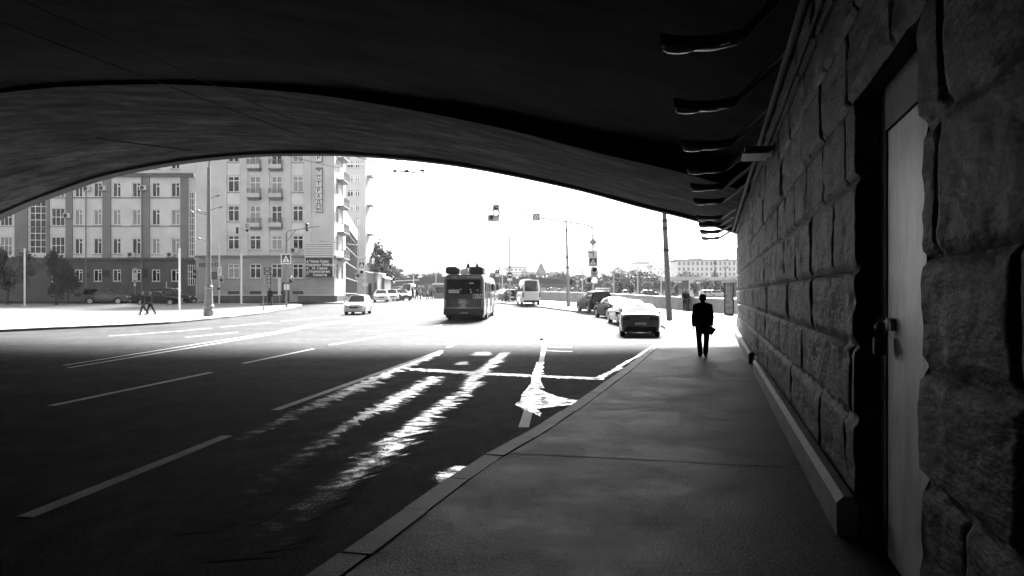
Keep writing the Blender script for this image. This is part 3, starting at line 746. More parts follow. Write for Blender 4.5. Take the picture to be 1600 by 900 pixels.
mb = MB(); mb.box((-.4, .205, ZZ(254, Y2) - zo), (.4, .3, ZZ(225, Y2) - zo)); mb.build('sign_frame', greymetal, vs_)

# poster board on the ground floor
pb = thing('theatre_billboard', 'black billboard with white lettering and slatted panel above, on the corner building', 'billboard', (XX(498.5, Y2 - .5), Y2 - .5, ZZ(433, Y2)))
zo = ZZ(433, Y2); px1 = 13.5
mb = MB(); mb.box((-1.6, 0, 0), (1.6, .12, ZZ(403, Y2) - zo)); mb.build('board', black, pb)
mb = MB(); hh = ZZ(403, Y2) - zo; h2 = ZZ(381, Y2) - zo
for s in (-1, 1): mb.box((s * 1.6 - .04, -.03, .05), (s * 1.6 + .04, .06, h2))
mb.build('frame', white, pb)
mb = MB()
for i in range(7): z = hh + .06 + i * (h2 - hh - .1) / 6; mb.box((-1.55, -.02, z), (1.55, .04, z + .14))
mb.build('slat', white, pb)
mb = MB(); mb.box((-1.58, .05, hh + .02), (1.58, .1, h2)); mb.build('slat_backing', sgrey, pb)
for i, (s, dx) in enumerate((('Чашы Орин', .0), ('1. Мариана Майори', -.02), ('М. Сирен', .1), ('Помпасичик', .05), ('Севасти', .1))):
    text(s, .40, (dx, -.006, hh - .42 - i * .39), white, pb, 'lettering', .012)
for z in (hh - .45, hh - 1.2): 
    mb = MB(); mb.box((-1.42, -.012, z - .12), (-1.24, -.002, z + .12)); mb.build('notice', white, pb)
mb = MB(); mb.box((-1.46, -.012, hh - 1.95), (-1.2, -.002, hh - 1.5)); mb.build('notice', sgrey, pb)

# plaques and plates on the walls
def plate(name, label, cat, px0, px1, py0, py1, Y, mat, border=None, group=None):
    t = thing(name, label, cat, (XX((px0 + px1) / 2, Y), Y - .06, ZZ(py1, Y)), 0, group)
    w = (px1 - px0) / F * Y; h = (py1 - py0) / F * Y
    mb = MB(); mb.rbox((-w / 2, 0, 0), (w / 2, .05, h), .01); mb.build('plate', border or mat, t)
    mb = MB(); mb.box((-w / 2 + .05, -.006, .05), (w / 2 - .05, -.001, h - .05)); mb.build('panel', mat, t)
    return t, w, h
plate('wall_plaque', 'small dark wall plaque between the first two ground floor windows of the office block', 'plaque', 132, 140, 427, 433, Y1, black, darkmetal)
plate('wall_plaque', 'wide dark plaque left of the third ground floor window of the office block', 'plaque', 160, 172, 422.5, 432.5, Y1, black, darkmetal)
plate('wall_plaque', 'tall dark plaque between two ground floor windows behind the parking sign', 'plaque', 222.5, 231.5, 420, 434, Y1, darkmetal, black)
plate('framed_poster', 'framed dark poster on the corner block beside the street lamp', 'poster', 330, 339, 425, 436.5, Y2, M('poster_print', .12, .5, var=.9, scale=6), black)
t, w, h = plate('street_name_plate', 'long dark street name plate on the corner block', 'name plate', 310.5, 333, 411.5, 416.5, Y2, black, darkmetal)
text('улица Серафимовича', .16, (0, -.012, h / 2), white, t)
t, w, h = plate('house_number_plate', 'small dark number plate reading 2 on the corner block', 'number plate', 336.5, 341.5, 410.5, 416.5, Y2, black, darkmetal)
text('2', .34, (0, -.012, h / 2), white, t, bold=.01)
# air conditioners
def aircon():
    t = thing('air_conditioner', '', 'air conditioner', group='air conditioners on the facades')
    mb = MB(); mb.rbox((-.42, -.36, 0), (.42, -.02, .58), .03); mb.build('casing', palemetal, t)
    mb = MB(); mb.disc((-.08, -.375, .29), .23, (0, .014, 0), 18); mb.build('fan_grille', darkmetal, t)
    mb = MB(); mb.box((-.36, -.36, -.06), (-.3, .0, -.004)); mb.box((.3, -.36, -.06), (.36, .0, -.004)); mb.build('bracket', greymetal, t)
    return t
ac = aircon(); first = True
for px, py, Y, lab in ((138, 299, Y1, 'air conditioner left of the upper windows on the second dark pilaster'), (162.5, 298.5, Y1, 'air conditioner on the pilaster, upper floor, right of its twin'), (226, 298, Y1, 'bright air conditioner on the third pilaster at the top floor'),
                       (208, 402, Y1, 'air conditioner under a window at the string course, left one of two'), (269, 402, Y1, 'air conditioner under a window at the string course, right one of two'), (107, 341, Y1, 'dark air conditioner on the leftmost pilaster'), (461, 395.5, Y2, 'air conditioner left of the slatted billboard')):
    loc = (XX(px, Y), Y - (.19 if py < 400 and Y == Y1 else .32), ZZ(py, Y))
    if first: ac.location = loc; ac['label'] = lab; first = False
    else: copy_tree(ac, None, loc, 0, lab)
copy_tree(ac, None, (XX(433, Y2), Y2 - .3, ZZ(355, Y2) + .01), 0, 'air conditioner standing on a balcony of the corner block')

# --- dark glass block in the side street, and the tall block behind
gb = thing('glass_building', 'dark glazed office front in the side street beyond the corner block', 'building', (0, 0, 0))
A0 = Vector((XX(538, 98.4), 98.4, 0)); A1 = Vector((XX(556.5, 128), 128, 0)); d = (A1 - A0).normalized(); nrm = Vector((d.y, -d.x, 0)); L = (A1 - A0).length
zb3 = rise(98) - .2; zt3 = ZZ(350, 98.4)
mb = MB(); mb.prism([A0.xyz + Vector((0, 0, zb3)), A1 + Vector((0, 0, zb3)), A1 - nrm * 8 + Vector((0, 0, zb3)), A0 - nrm * 8 + Vector((0, 0, zb3))], (0, 0, zt3 - zb3)); mb.build('curtain_wall', M('dark_glass_wall', .025, .6, spec=.15, var=.3, scale=.4), gb)
mb = MB(); mb.prism([A0 + nrm * .2 + Vector((0, 0, zt3 + .003)), A1 + nrm * .2 + Vector((0, 0, zt3 + .003)), A1 - nrm * 8 + Vector((0, 0, zt3 + .003)), A0 - nrm * 8 + Vector((0, 0, zt3 + .003))], (0, 0, 1.6)); mb.build('parapet', plaster2p, gb)
for i in range(13):
    p = A0 + d * (L * i / 12); mb = MB(); mb.tube([p + nrm * .12 + Vector((0, 0, zb3)), p + nrm * .12 + Vector((0, 0, zt3))], .09, 6); mb.build('mullion', M('mullion_dark', .06, .7), gb)
for i in range(5):
    z = zb3 + (zt3 - zb3) * (i + .6) / 5; mb = MB(); mb.tube([A0 + nrm * .06 + Vector((0, 0, z)), A1 + nrm * .06 + Vector((0, 0, z))], .14, 6); mb.build('floor_band', darkmetal, gb)
Y3 = 140.0
tb = thing('apartment_tower', 'tall pale apartment block rising behind the dark glazed front', 'building', (0, 0, 0))
xa, xb = XX(500, Y3), XX(571.5, Y3); zb4 = rise(Y3) - .1; zt4 = ZZ(180, Y3)
holes = []
for r in range(11):
    for c0, c1 in ((542, 552), (555, 562)):
        py = 442 - r * 22.5; holes.append((XX(c0, Y3), XX(c1, Y3), ZZ(py, Y3), ZZ(py - 11, Y3)))
mb = MB(); facade(mb, xa, xb, zb4, zt4, Y3, holes); mb.box((xa, Y3 + .6, zb4), (xb - .01, Y3 + 16, zt4))
mb.add([(xb, Y3, zb4), (xb, Y3 + 16, zb4), (xb, Y3 + 16, zt4), (xb, Y3, zt4)], [(0, 1, 2, 3)]); mb.build('wall', M('tower_plaster', .55, .85, var=.1, scale=.3), tb)
for a, b, c, dd in holes: put_window(tb, (a + b) / 2, Y3 + .17, c, b - a - .02, dd - c - .02, 'cross', .5)
for py in (228, 274, 320, 366, 412):
    mb = MB(); z = ZZ(py, Y3); mb.box((xb + .003, Y3 + 1, z), (xb + .9, Y3 + 4, z + .2)); mb.box((xb + .85, Y3 + 1, z + .203), (xb + .9, Y3 + 4, z + 1.1)); mb.build('balcony', M('balcony_slab', .22), tb)
for pz in (258, 404): 
    mb = MB(); mb.box((xa, Y3 - .25, ZZ(pz, Y3)), (xb + .2, Y3 - .003, ZZ(pz, Y3) + .35)); mb.build('string_course', plaster2, tb)
# sheds / fences beyond
def shed(label, px0, px1, py0, py1, Y, mat):
    t = thing('market_shed', label, 'shed', (XX(px0, Y), Y, rise(Y)))
    w = (px1 - px0) / F * Y; h = ZZ(py0, Y) - rise(Y); h2 = ZZ(py1, Y) - rise(Y)
    mb = MB(); mb.prism([(0, 0, 0), (w, 0, 0), (w, 0, h2), (0, 0, h)], (0, 6, 0)); mb.build('wall', mat, t)
    mb = MB(); mb.prism([(-.2, -.2, h + .01), (w + .2, -.2, h2 + .01), (w + .2, -.2, h2 + .2), (-.2, -.2, h + .2)], (0, 6.5, 0)); mb.build('roof', palemetal, t)
    mb = MB(); mb.box((w * .3, -.04, 0), (w * .7, -.003, h2 * .65)); mb.build('door', darkmetal, t)
shed('pale flat shed beside the apartment tower with dark door', 572, 584, 426, 429, 118, plaster2)
shed('grey pillar like shed between two low sheds', 585, 590, 427, 428, 116, sgrey)
shed('grey lean-to shed with a sloping roof near the parked white cars', 590.5, 601, 431, 436, 120, M('grey_shed', .2))

# ------------------------------------------------------------------ vegetation
def crown_mesh(name, R, n, ls, seed, mat, clumps=26, core=.55):
    rnd = random.Random(seed); mb = MB(); cl = []
    for i in range(clumps):
        a = rnd.uniform(0, 2 * PI); z = rnd.uniform(-.9, 1); r = math.sqrt(max(0, 1 - z * z)) * rnd.uniform(.35, 1.0)
        cl.append((Vector((R[0] * r * math.cos(a), R[1] * r * math.sin(a), R[2] * z * rnd.uniform(.6, 1.0))), rnd.uniform(.22, .42)))
    for i in range(n):
        c, cr = cl[rnd.randrange(clumps)]
        p = c + Vector((rnd.gauss(0, 1) * R[0], rnd.gauss(0, 1) * R[1], rnd.gauss(0, 1) * R[2])) * cr * .48
        s = ls * rnd.uniform(.6, 1.3)
        q = Matrix.Rotation(rnd.uniform(0, 6.3), 3, Vector((rnd.gauss(0, 1), rnd.gauss(0, 1), rnd.gauss(0, 1) + .01)).normalized())
        mb.add([p + q @ Vector(v) for v in ((-s, -s * .6, 0), (s, -s * .5, s * .2), (s * .8, s * .6, 0), (-s * .7, s * .5, -s * .2))], [(0, 1, 2, 3)])
    me = mb.mesh(name, mat, recalc=False); return me, cl
def trunk_mesh(h, hc, r, cl):
    mb = MB(); mb.tube([(0, 0, -.1), (.03 * h * .1, 0, h * .3), (0, .02, h * .62), (.05, 0, hc)], [r * 1.25, r, r * .8, r * .45], 8)
    for c, _ in cl[:9]:
        e = c + Vector((0, 0, hc)); mb.tube([(0, 0, min(h * .55, hc * .8)), (e.x * .45, e.y * .45, (hc * .8 + e.z) / 2), e], [r * .5, r * .3, r * .12], 6)
    return mb.mesh('trunk', bark, smooth=60)
TM = {}
def tree(loc, H, label, kind=0, wide=1.0, group=None, dense=1.0, name='tree'):
    key = (kind,)
    if key not in TM:
        R = [(2.2, 2.0, 2.3), (2.6, 2.4, 1.7), (1.7, 1.7, 2.6), (3.2, 2.6, 1.7)][kind]
        me, cl = crown_mesh('crown', R, 2600, .17, 50 + kind, [leaf, leaf2, leaf, leaf][kind])
        TM[key] = (me, trunk_mesh(6.5 - R[2], 6.5 - R[2] * 1.05, .16, cl), 6.5 - R[2] * 1.05)
    me, tr, hc = TM[key]
    t = thing(name, label, 'tree', loc, random.uniform(0, 6), group); s = H / 6.5; t.scale = (s * wide, s * wide, s)
    link('trunk', tr, t); link('crown', me, t, (0, 0, hc))
    return t
def at(px, Y): return Vector((XX(px, Y), Y, rise(Y)))
tg = 'dark trees in front of the office block'
for i, (px, Y, H, lab) in enumerate(((12, 82, 5.4, 'dark leafy tree at the far left edge of the square'), (38, 80, 5.2, 'second dark tree from the left edge, before the tall stair window'), (88, 81, 5.6, 'dark tree hiding the gridded windows left of the pilaster'), (107, 85, 4.6, 'small dark tree beside the first office window'), (-20, 84, 6.5, 'dark tree just beyond the left edge'))):
    tree(at(px, Y), H, lab, i % 3, .8, tg)
for px, Y, H, k, lab in ((588, 150, 10.5, 2, 'tall dark tree right of the apartment tower'), (579, 146, 8, 0, 'dark tree close against the apartment tower edge'), (598, 158, 7.5, 0, 'lower dark tree sloping down to the far footbridge'), (612, 175, 6.8, 1, 'round tree at the left end of the far footbridge')):
    tree(at(px, Y), H, lab, k, 1.0, 'dark trees beside the apartment tower')
# trees beyond the river, row by row
rnd = random.Random(3); k = 0
spots = [(626, 424), (645, 421), (662, 423), (680, 420), (772, 421), (815, 424), (830, 422), (858, 420), (872, 419), (905, 423), (945, 422), (958, 418), (972, 417), (986, 416), (1000, 417), (1012, 420), (1024, 425), (1075, 420)]
words = ['first', 'second', 'third', 'fourth', 'fifth', 'sixth', 'seventh', 'eighth', 'ninth', 'tenth', 'eleventh', 'twelfth', 'thirteenth', 'fourteenth', 'fifteenth', 'sixteenth', 'seventeenth', 'eighteenth']
for i, (px, py) in enumerate(spots):
    Y = 270 + rnd.uniform(-12, 25); H = ZZ(py, Y) - rise(Y)
    tree(at(px, Y), H * .86, f'{words[i]} tree from the left in the line of trees above the footbridge', rnd.choice((0, 1, 3, 3)), 1.35, 'line of trees above the far footbridge')
for i, (px, H, lab) in enumerate(((921, 2.9, 'young tree under the footbridge left of the stop board'), (950, 3.0, 'bushy young tree right of the stop board'), (968, 3.2, 'young tree under the footbridge beside a lamp'), (985, 3.0, 'pale young tree between two embankment lamps'), (1012, 3.2, 'young tree under the footbridge left of the leaning post'), (1058, 3.0, 'young tree behind the standing pair'), (1085, 3.1, 'young tree left of the walking man head'), (1102, 3.6, 'round dark young tree over the walking man'), (1118, 3.3, 'dark young tree right of the walking man'), (1133, 3.3, 'dark young tree beside the display case'))):
    Y = 150 + (i % 3) * 5; tree(at(px, Y), H * 1.0, lab, i % 3, 1.0, 'young trees on the far quay')
# wooded bank under the footbridge
def wooded(name, px0, px1, Y, zmax, n, mat, ls=.35, depth=14):
    mb = MB(); rnd = random.Random(n)
    for i in range(n):
        x = rnd.uniform(XX(px0, Y), XX(px1, Y)); y = Y + rnd.uniform(0, depth)
        top = zmax * (.65 + .45 * noise.noise(Vector((x * .22, y * .2, 1.5)))) * (.55 + .45 * (y - Y) / depth)
        z = rise(y) + rnd.random() ** .6 * top; s = ls * rnd.uniform(.6, 1.4)
        q = Matrix.Rotation(rnd.uniform(0, 6.3), 3, Vector((rnd.gauss(0, 1), rnd.gauss(0, 1), rnd.gauss(0, 1) + .01)).normalized())
        mb.add([Vector((x, y, z)) + q @ Vector(v) for v in ((-s, -s * .6, 0), (s, -s * .5, s * .2), (s * .8, s * .6, 0), (-s * .7, s * .5, -s * .2))], [(0, 1, 2, 3)])
    o = mb.build(name, mat, recalc=False); struct(o, 'stuff'); return tag(o, 'mass of shrubs and bushes on the bank below the far footbridge' if 'bank' in name else 'distant wood reading as one band behind the tree line', 'shrubs' if 'bank' in name else 'wood')
wooded('shrub_bank', 606, 1062, 205, 5.6, 9000, leaf2)
wooded('distant_wood', 560, 1075, 320, 9.0, 9000, leaf, .5, 30)

# ------------------------------------------------------------------ far footbridge, viaduct, parapet, distant buildings
fb = thing('footbridge', 'low far footbridge with a railing crossing beyond the bus and van', 'bridge', (0, 195, 0))
FY = 195.0
top = [(596, 438), (640, 434), (690, 431.5), (740, 431), (790, 432), (850, 434.5), (900, 437.5), (950, 440), (1000, 441.5), (1066, 441.5)]
tp = [(XX(a, FY), ZZ(b, FY)) for a, b in top]
mb = MB(); n = len(tp)
for y in (0, 5): pass
vs = []
for y in (0, 5):
    for x, z in tp: vs.append((x, y, z))
    for x, z in tp: vs.append((x, y, z - 1.7))
mb.add(vs, [(i, i + 1, n + i + 1, n + i) for i in range(n - 1)] + [(2 * n + i, 2 * n + i + 1, 3 * n + i + 1, 3 * n + i) for i in range(n - 1)] + [(i, i + 1, 2 * n + i + 1, 2 * n + i) for i in range(n - 1)] + [(n + i, n + i + 1, 3 * n + i + 1, 3 * n + i) for i in range(n - 1)])
mb.build('deck', M('footbridge_deck', .03), fb)
mb = MB()
for (xa_, za), (xb_, zb_) in zip(tp, tp[1:]):
    for h in (.35, .7, 1.1): mb.tube([(xa_, -.02, za + h), (xb_, -.02, zb_ + h)], .05, 5)
    k = int((xb_ - xa_) / .5)
    for i in range(k):
        t = i / k; mb.box((xa_ + (xb_ - xa_) * t - .03, -.05, za + (zb_ - za) * t), (xa_ + (xb_ - xa_) * t + .03, .0, za + (zb_ - za) * t + 1.1))
mb.build('railing', darkmetal, fb)
for px in (850, 868, 884, 770, 1045):
    mb = MB(); x = XX(px, FY); mb.box((x - .5, .8, rise(FY)), (x + .5, 4.2, 4.2)); mb.build('pier', plaster2, fb)
mb = MB(); mb.box((XX(840, FY), -.06, ZZ(449, FY)), (XX(905, FY), -.01, ZZ(443.5, FY))); mb.build('girder', M('girder_grey', .1), fb)
mb = MB(); mb.prism([(XX(596, FY), -.1, ZZ(441, FY)), (XX(655, FY), -.1, ZZ(438, FY)), (XX(655, FY), -.1, ZZ(436.6, FY)), (XX(596, FY), -.1, ZZ(439, FY))], (0, .08, 0)); mb.build('fascia', palemetal, fb)

vd = thing('viaduct', 'pale stone viaduct deck with ivy covered retaining wall at the right', 'viaduct', (0, 190, 0))
VY = 190.0
mb = MB(); mb.box((XX(1040, VY), 0, ZZ(438, VY)), (XX(1230, VY), 8, ZZ(432.5, VY))); mb.build('deck', palemetal, vd)
mb = MB(); mb.box((XX(1076, VY), .5, rise(VY)), (XX(1230, VY), 8, ZZ(438, VY) - .003)); mb.build('retaining_wall', M('ivy_wall', .10, .9, var=.7, scale=.8, bump=.6, bscale=6), vd)
mb = MB(); mb.box((XX(1077, VY), .3, rise(VY)), (XX(1086, VY), .498, ZZ(438, VY) - .003)); mb.build('pier', plaster2p, vd)
mon = thing('rostral_column', 'dark pedestal carrying a slim column on the viaduct', 'monument', (XX(1117, VY + 2), VY + 2, ZZ(432.5, VY)))
mb = MB(); mb.lathe([(1.05, 0), (1.1, .3), (.85, .35), (.9, .95), (1.15, 1.05)], seg=16); mb.build('pedestal', M('monument_stone', .1), mon)
mb = MB(); mb.lathe([(.2, 1.051), (.26, 1.5), (.14, 1.6), (.12, 3.2), (.26, 3.3), (.3, 3.5), (.12, 3.9), (.08, 4.3)], seg=12); mb.build('column', iron, mon)
mb = MB(); 
for s in (-1, 1): mb.box((s * .18 - .16, -.16, 3.0), (s * .18 + .16, .16, 3.35))
mb.build('lantern', iron, mon)
m2 = thing('lamp_standard', 'short dark double lamp standard right of the monument on the viaduct', 'lamp', (XX(1134, VY + 2), VY + 2, ZZ(432.5, VY)))
mb = MB(); mb.lathe([(.28, 0), (.3, .3), (.1, .5), (.08, 2.6), (.2, 2.7)], seg=10); mb.build('post', iron, m2)
mb = MB(); mb.box((-.5, -.06, 2.1), (.5, .06, 2.2)); 
for s in (-1, 1): mb.ball((s * .45, 0, 2.35), .16, 8)
mb.build('lantern', iron, m2)

def far_building(label, px0, px1, py0, Y, rows, ncol, mat, name='far_building'):
    t = thing(name, label, 'building', (0, Y, 0)); xa, xb = XX(px0, Y), XX(px1, Y); z0 = rise(Y); z1 = ZZ(py0, Y)
    holes = []; wd = (xb - xa) / ncol
    for (a, b) in rows:
        for i in range(ncol): holes.append((xa + wd * (i + .28), xa + wd * (i + .72), ZZ(b, Y), ZZ(a, Y)))
    mb = MB(); facade(mb, xa, xb, z0, z1, 0, holes, depth=.4); mb.box((xa, .42, z0), (xb, 18, z1)); mb.build('wall', mat, t)
    for a, b, c, d in holes:
        f = MB(); f.box((a, .3, c), (b, .4, d)); f.build('window', M('far_window', .12, .2), t)
    mb = MB(); mb.box((xa - 1.2, -1, z1 + .003), (xb + .6, 19, z1 + .7)); mb.build('roof', M('far_roof', .25), t)
    return t
t = far_building('long pale building with a flat roof beyond the viaduct at right', 1058, 1165, 407.5, 420, ((408.8, 414.5), (418, 423), (426, 431)), 15, M('far_plaster', .8, .8, var=.06, scale=.2))
for px0, px1, m_ in ((1079, 1090, palemetal), (1092, 1100, greymetal), (1137, 1142, palemetal)):
    mb = MB(); mb.box((XX(px0, 420), 4, ZZ(407.5, 420) + .71), (XX(px1, 420), 9, ZZ(402.5, 420))); mb.build('rooftop_cabin', m_, t)
far_building('low pale building left of the flat roofed one, behind the trees', 1020, 1056, 416, 460, ((418, 422), (425, 429)), 6, M('far_plaster', .8))
far_building('pale hazy house behind the bus and van', 790, 822, 418, 440, ((420, 423),), 5, M('far_plaster', .8))
gh = thing('gabled_hall', 'pale hall with a steep pointed gable above the van', 'building', (0, 400, 0))
mb = MB(); mb.prism([(XX(838, 400), 0, rise(400)), (XX(852, 400), 0, rise(400)), (XX(852, 400), 0, ZZ(426, 400)), (XX(845.5, 400), 0, ZZ(410, 400)), (XX(838, 400), 0, ZZ(426, 400))], (0, 14, 0)); mb.build('wall', M('gable_wall', .38), gh)
mb = MB(); a = [(XX(837, 400), -.8, ZZ(427, 400)), (XX(845.5, 400), -.8, ZZ(409, 400)), (XX(845.5, 400), -.8, ZZ(410.3, 400)), (XX(838, 400), -.8, ZZ(427.5, 400))]
mb.prism(a, (0, 15, 0)); mb.prism([(2 * XX(845.5, 400) - x - .01, y, z) for x, y, z in a], (0, 15, 0)); mb.build('roof', M('gable_roof', .22), gh)
mb = MB(); mb.box((XX(815, 400), 6, rise(400)), (XX(838, 400) - .05, 14, ZZ(423, 400))); mb.build('wing', M('far_plaster', .8), gh)
mb = MB(); mb.prism([(XX(816, 400), 5, ZZ(423, 400) + .01), (XX(824, 400), 5, ZZ(423, 400) + .01), (XX(820, 400), 5, ZZ(412, 400))], (0, 5, 0)); mb.build('spire', M('far_plaster', .8), gh)
ch = thing('church_tower', 'faint distant church dome above the tree line', 'church', (XX(966, 520), 520, rise(520)))
z = ZZ(424, 520) - rise(520)
mb = MB(); mb.lathe([(3.2, 0), (3.2, z)], seg=12); mb.build('drum', M('far_plaster', .8), ch)
mb = MB(); mb.lathe([(3.3, z + .01), (3.0, z + 1.4), (1.6, z + 2.8), (.3, z + 3.6), (.15, z + 6.5)], seg=12); mb.build('dome', M('far_roof', .25), ch)
dm = thing('domed_building', 'faint distant building with a low dome above the trees right of the church', 'building', (XX(1003, 520), 520, rise(520)))
mb = MB(); mb.box((-7, 0, 0), (7, 9, ZZ(412, 520) - rise(520))); mb.build('wall', M('far_plaster', .8), dm)
z = ZZ(412, 520) - rise(520); mb = MB(); mb.lathe([(6.5, z + .01), (6, z + 1.2), (3.5, z + 2.5), (.4, z + 3.2)], (0, 4, 0), seg=14); mb.build('dome', M('far_roof', .25), dm)

# embankment parapet
par = thing('embankment_parapet', 'pale granite embankment parapet running behind the parked cars', 'wall')
PPX = [(1175, 491), (1142, 489.5), (1115, 487.6), (1039, 482), (962, 475.5), (900, 471.8), (846, 469), (790, 467.8)]
pp = [G(x, y, .13) for x, y in PPX]
mb = MB(); cp = MB(); pts = resample(pp, 2.4)
for i, (a, b) in enumerate(zip(pts, pts[1:])):
    d = (b - a); d.z = 0; d.normalize(); nn = Vector((d.y, -d.x, 0)); e = d * .012
    for (m_, w, z0, z1) in ((mb, .22, -.1, .92), (cp, .28, .924, 1.1)):
        q = [a + e + nn * w, b - e + nn * w, b - e - nn * w, a + e - nn * w]
        m_.add([p + Vector((0, 0, z0)) for p in q] + [p + Vector((0, 0, z1)) for p in q], [(3, 2, 1, 0), (4, 5, 6, 7), (0, 1, 5, 4), (1, 2, 6, 5), (2, 3, 7, 6), (3, 0, 4, 7)])
pgran = M('parapet_granite', .5, .7, var=.2, scale=1.5, bump=.2, bscale=20)
mb.build('panel', pgran, par); cp.build('coping', pgran, par)
pil = thing('parapet_pier', 'thicker curved granite pier of the parapet behind the walking man', 'pier', G(1081, 485, .13))
mb = MB(); mb.lathe([(.62, 0), (.62, 1.05), (.7, 1.06), (.7, 1.2)], seg=20); mb.build('shaft', M('pier_granite', .22, .7, var=.25, scale=2), pil, smooth=40)

# display case at the wall end
dc = thing('display_case', 'narrow glazed display case with a pale slanted cap beside the end of the stone wall', 'display case', G(1139, 492, .13), -.2)
k = dc.location.y / F
mb = MB(); 
for s in (-1, 1): mb.box((s * .3 - .05, -.05, 0), (s * .3 + .05, .05, 2.35))
mb.box((-.25, -.045, .0), (.25, .045, .1)); mb.build('frame', darkmetal, dc)
mb = MB(); mb.box((-.25, -.02, .102), (.25, .02, 2.3)); mb.build('panel', M('poster_pale', .35, .3, var=.7, scale=3), dc)
mb = MB(); mb.prism([(-.5, -.15, 2.36), (.45, -.15, 2.36), (.45, -.15, 2.62), (-.5, -.15, 2.5)], (0, .3, 0)); mb.build('cap', palemetal, dc)

# ------------------------------------------------------------------ street furniture
def crossing_sign(parent, x, z, s, y=-.08, name='crossing_sign', bordered=True):
    mb = MB(); mb.rbox((x - s / 2, y, z - s / 2), (x + s / 2, y + .03, z + s / 2), .008); b = mb.build(name, white if bordered else sgrey, parent)
    i = s * (.40 if bordered else .5)
    if bordered:
        mb = MB(); mb.box((x - i, y - .006, z - i), (x + i, y - .001, z + i)); mb.build('sign_field', black, b)
    mb = MB(); t = s * .36; mb.prism([(x - t, y - .012, z - t * .85), (x + t, y - .012, z - t * .85), (x, y - .012, z + t * .95)], (0, .005, 0)); mb.build('triangle', white, b)
    mb = MB(); u = s * .02
    mb.X = Matrix.Translation((x, y - .018, z))
    mb.box((-2 * u, 0, -3 * u), (1.5 * u, .005, 4 * u)); mb.disc((0, 0, 6 * u), 1.7 * u, (0, .005, 0), 8)
    mb.prism([(-2 * u, 0, -3 * u), (.5 * u, 0, -3 * u), (-3.5 * u, 0, -12 * u), (-5.5 * u, 0, -12 * u)], (0, .005, 0)); mb.prism([(-.5 * u, 0, -3 * u), (1.5 * u, 0, -3 * u), (5 * u, 0, -12 * u), (3 * u, 0, -12 * u)], (0, .005, 0))
    mb.prism([(1.5 * u, 0, 3.5 * u), (5 * u, 0, -.5 * u), (4 * u, 0, -1.5 * u), (1.5 * u, 0, 1 * u)], (0, .005, 0))
    mb.build('pictogram', black, b)
    return b
def signal_head(parent, x, z, r, cells, y=-.1, board=None):
    """cells: list of (col,row,lens material); housing blocks with hooded lenses"""
    p = 2.25 * r
    if board:
        mb = MB()
        for (c, rr, m_) in cells: mb.box((x + c * p - p * .72, y + .15, z - rr * p - p * .72), (x + c * p + p * .72, y + .17 + .0007 * rr + .001 * c, z - rr * p + p * .72))
        mb.build('backboard', white, parent)
    h = MB()
    for c, rr, m_ in cells: h.rbox((x + c * p - p * .5, y, z - rr * p - p * .5), (x + c * p + p * .5, y + .145, z - rr * p + p * .5), .02)
    h.build('signal_housing', board or darkmetal, parent)
    for c, rr, m_ in cells:
        mb = MB(); mb.disc((x + c * p, y - .03, z - rr * p), r, (0, .028, 0), 16); l = mb.build('signal_lens', m_, parent)
        mb = MB(); ang = [PI * (k / 8) for k in range(9)]
        o = [(x + c * p + r * 1.06 * math.cos(a), y - .0, z - rr * p + r * 1.06 * math.sin(a)) for a in ang]; q = [(a_, y - .2, c_) for a_, b_, c_ in o]
        mb.add(o + q, [(k, k + 1, 10 + k, 9 + k) for k in range(8)]); mb.build('visor', darkmetal, l)
def sign_thing(name, label, cat, px, py_top, py_base, Y=None, r=.045, mat=None):
    b = G(px, py_base, .13) if Y is None else at(px, Y); t = thing(name, label, cat, b)
    h = ZZ(py_top, b.y) - b.z; mb = MB(); mb.tube([(0, 0, -.05), (0, 0, h)], r, 8); mb.build('pole', mat or steel, t)
    return t, b
def zl_(t, py): return ZZ(py, t.location.y) - t.location.z
def xl_(t, px): return XX(px, t.location.y) - t.location.x

# big lamp post on the square
lp = thing('street_lamp', 'stout tall street lamp with a bell shaped base on the left square', 'street lamp', G(326, 493.5, .13))
s_ = lp.location.y / F
mb = MB(); mb.lathe([(.36, -.02), (.36, .42), (.33, .45), (.33, .62), (.37, .66), (.37, .72), (.31, .76), (.24, 1.9), (.29, 1.95), (.29, 2.1), (.22, 2.14), (.22, 2.5)], seg=20); mb.build('base', greymetal, lp, smooth=40)
H = zl_(lp, 262); mb = MB(); mb.tube([(0, 0, 2.5), (0, 0, H * .55), (0, 0, H)], [.17, .15, .11], 14); mb.build('pole', greymetal, lp, smooth=60)
mb = MB(); mb.tube([(0, 0, H), (.05, 0, H + .5), (.4, 0, H + .9), (1.1, 0, H + .95)], .05, 8); mb.build('arm', greymetal, lp, smooth=60)
mb = MB(); mb.ball((1.35, 0, H + .93), (.36, .14, .08), 12); mb.build('lamp_head', greymetal, lp, smooth=180)
for px, py, sx in ((300, 331, -1), (341, 306, 1), (345, 324, 1), (311, 329, -1), (312, 373, -1)):
    z = zl_(lp, py); x = xl_(lp, px); mb = MB(); mb.tube([(0, 0, z - .25), (x * .8, -.05, z)], .03, 6); mb.ball((x, -.06, z), (.17, .1, .07), 8, M3=Matrix.Rotation(sx * -.4, 3, 'Y')); mb.build('floodlight', greymetal, lp)
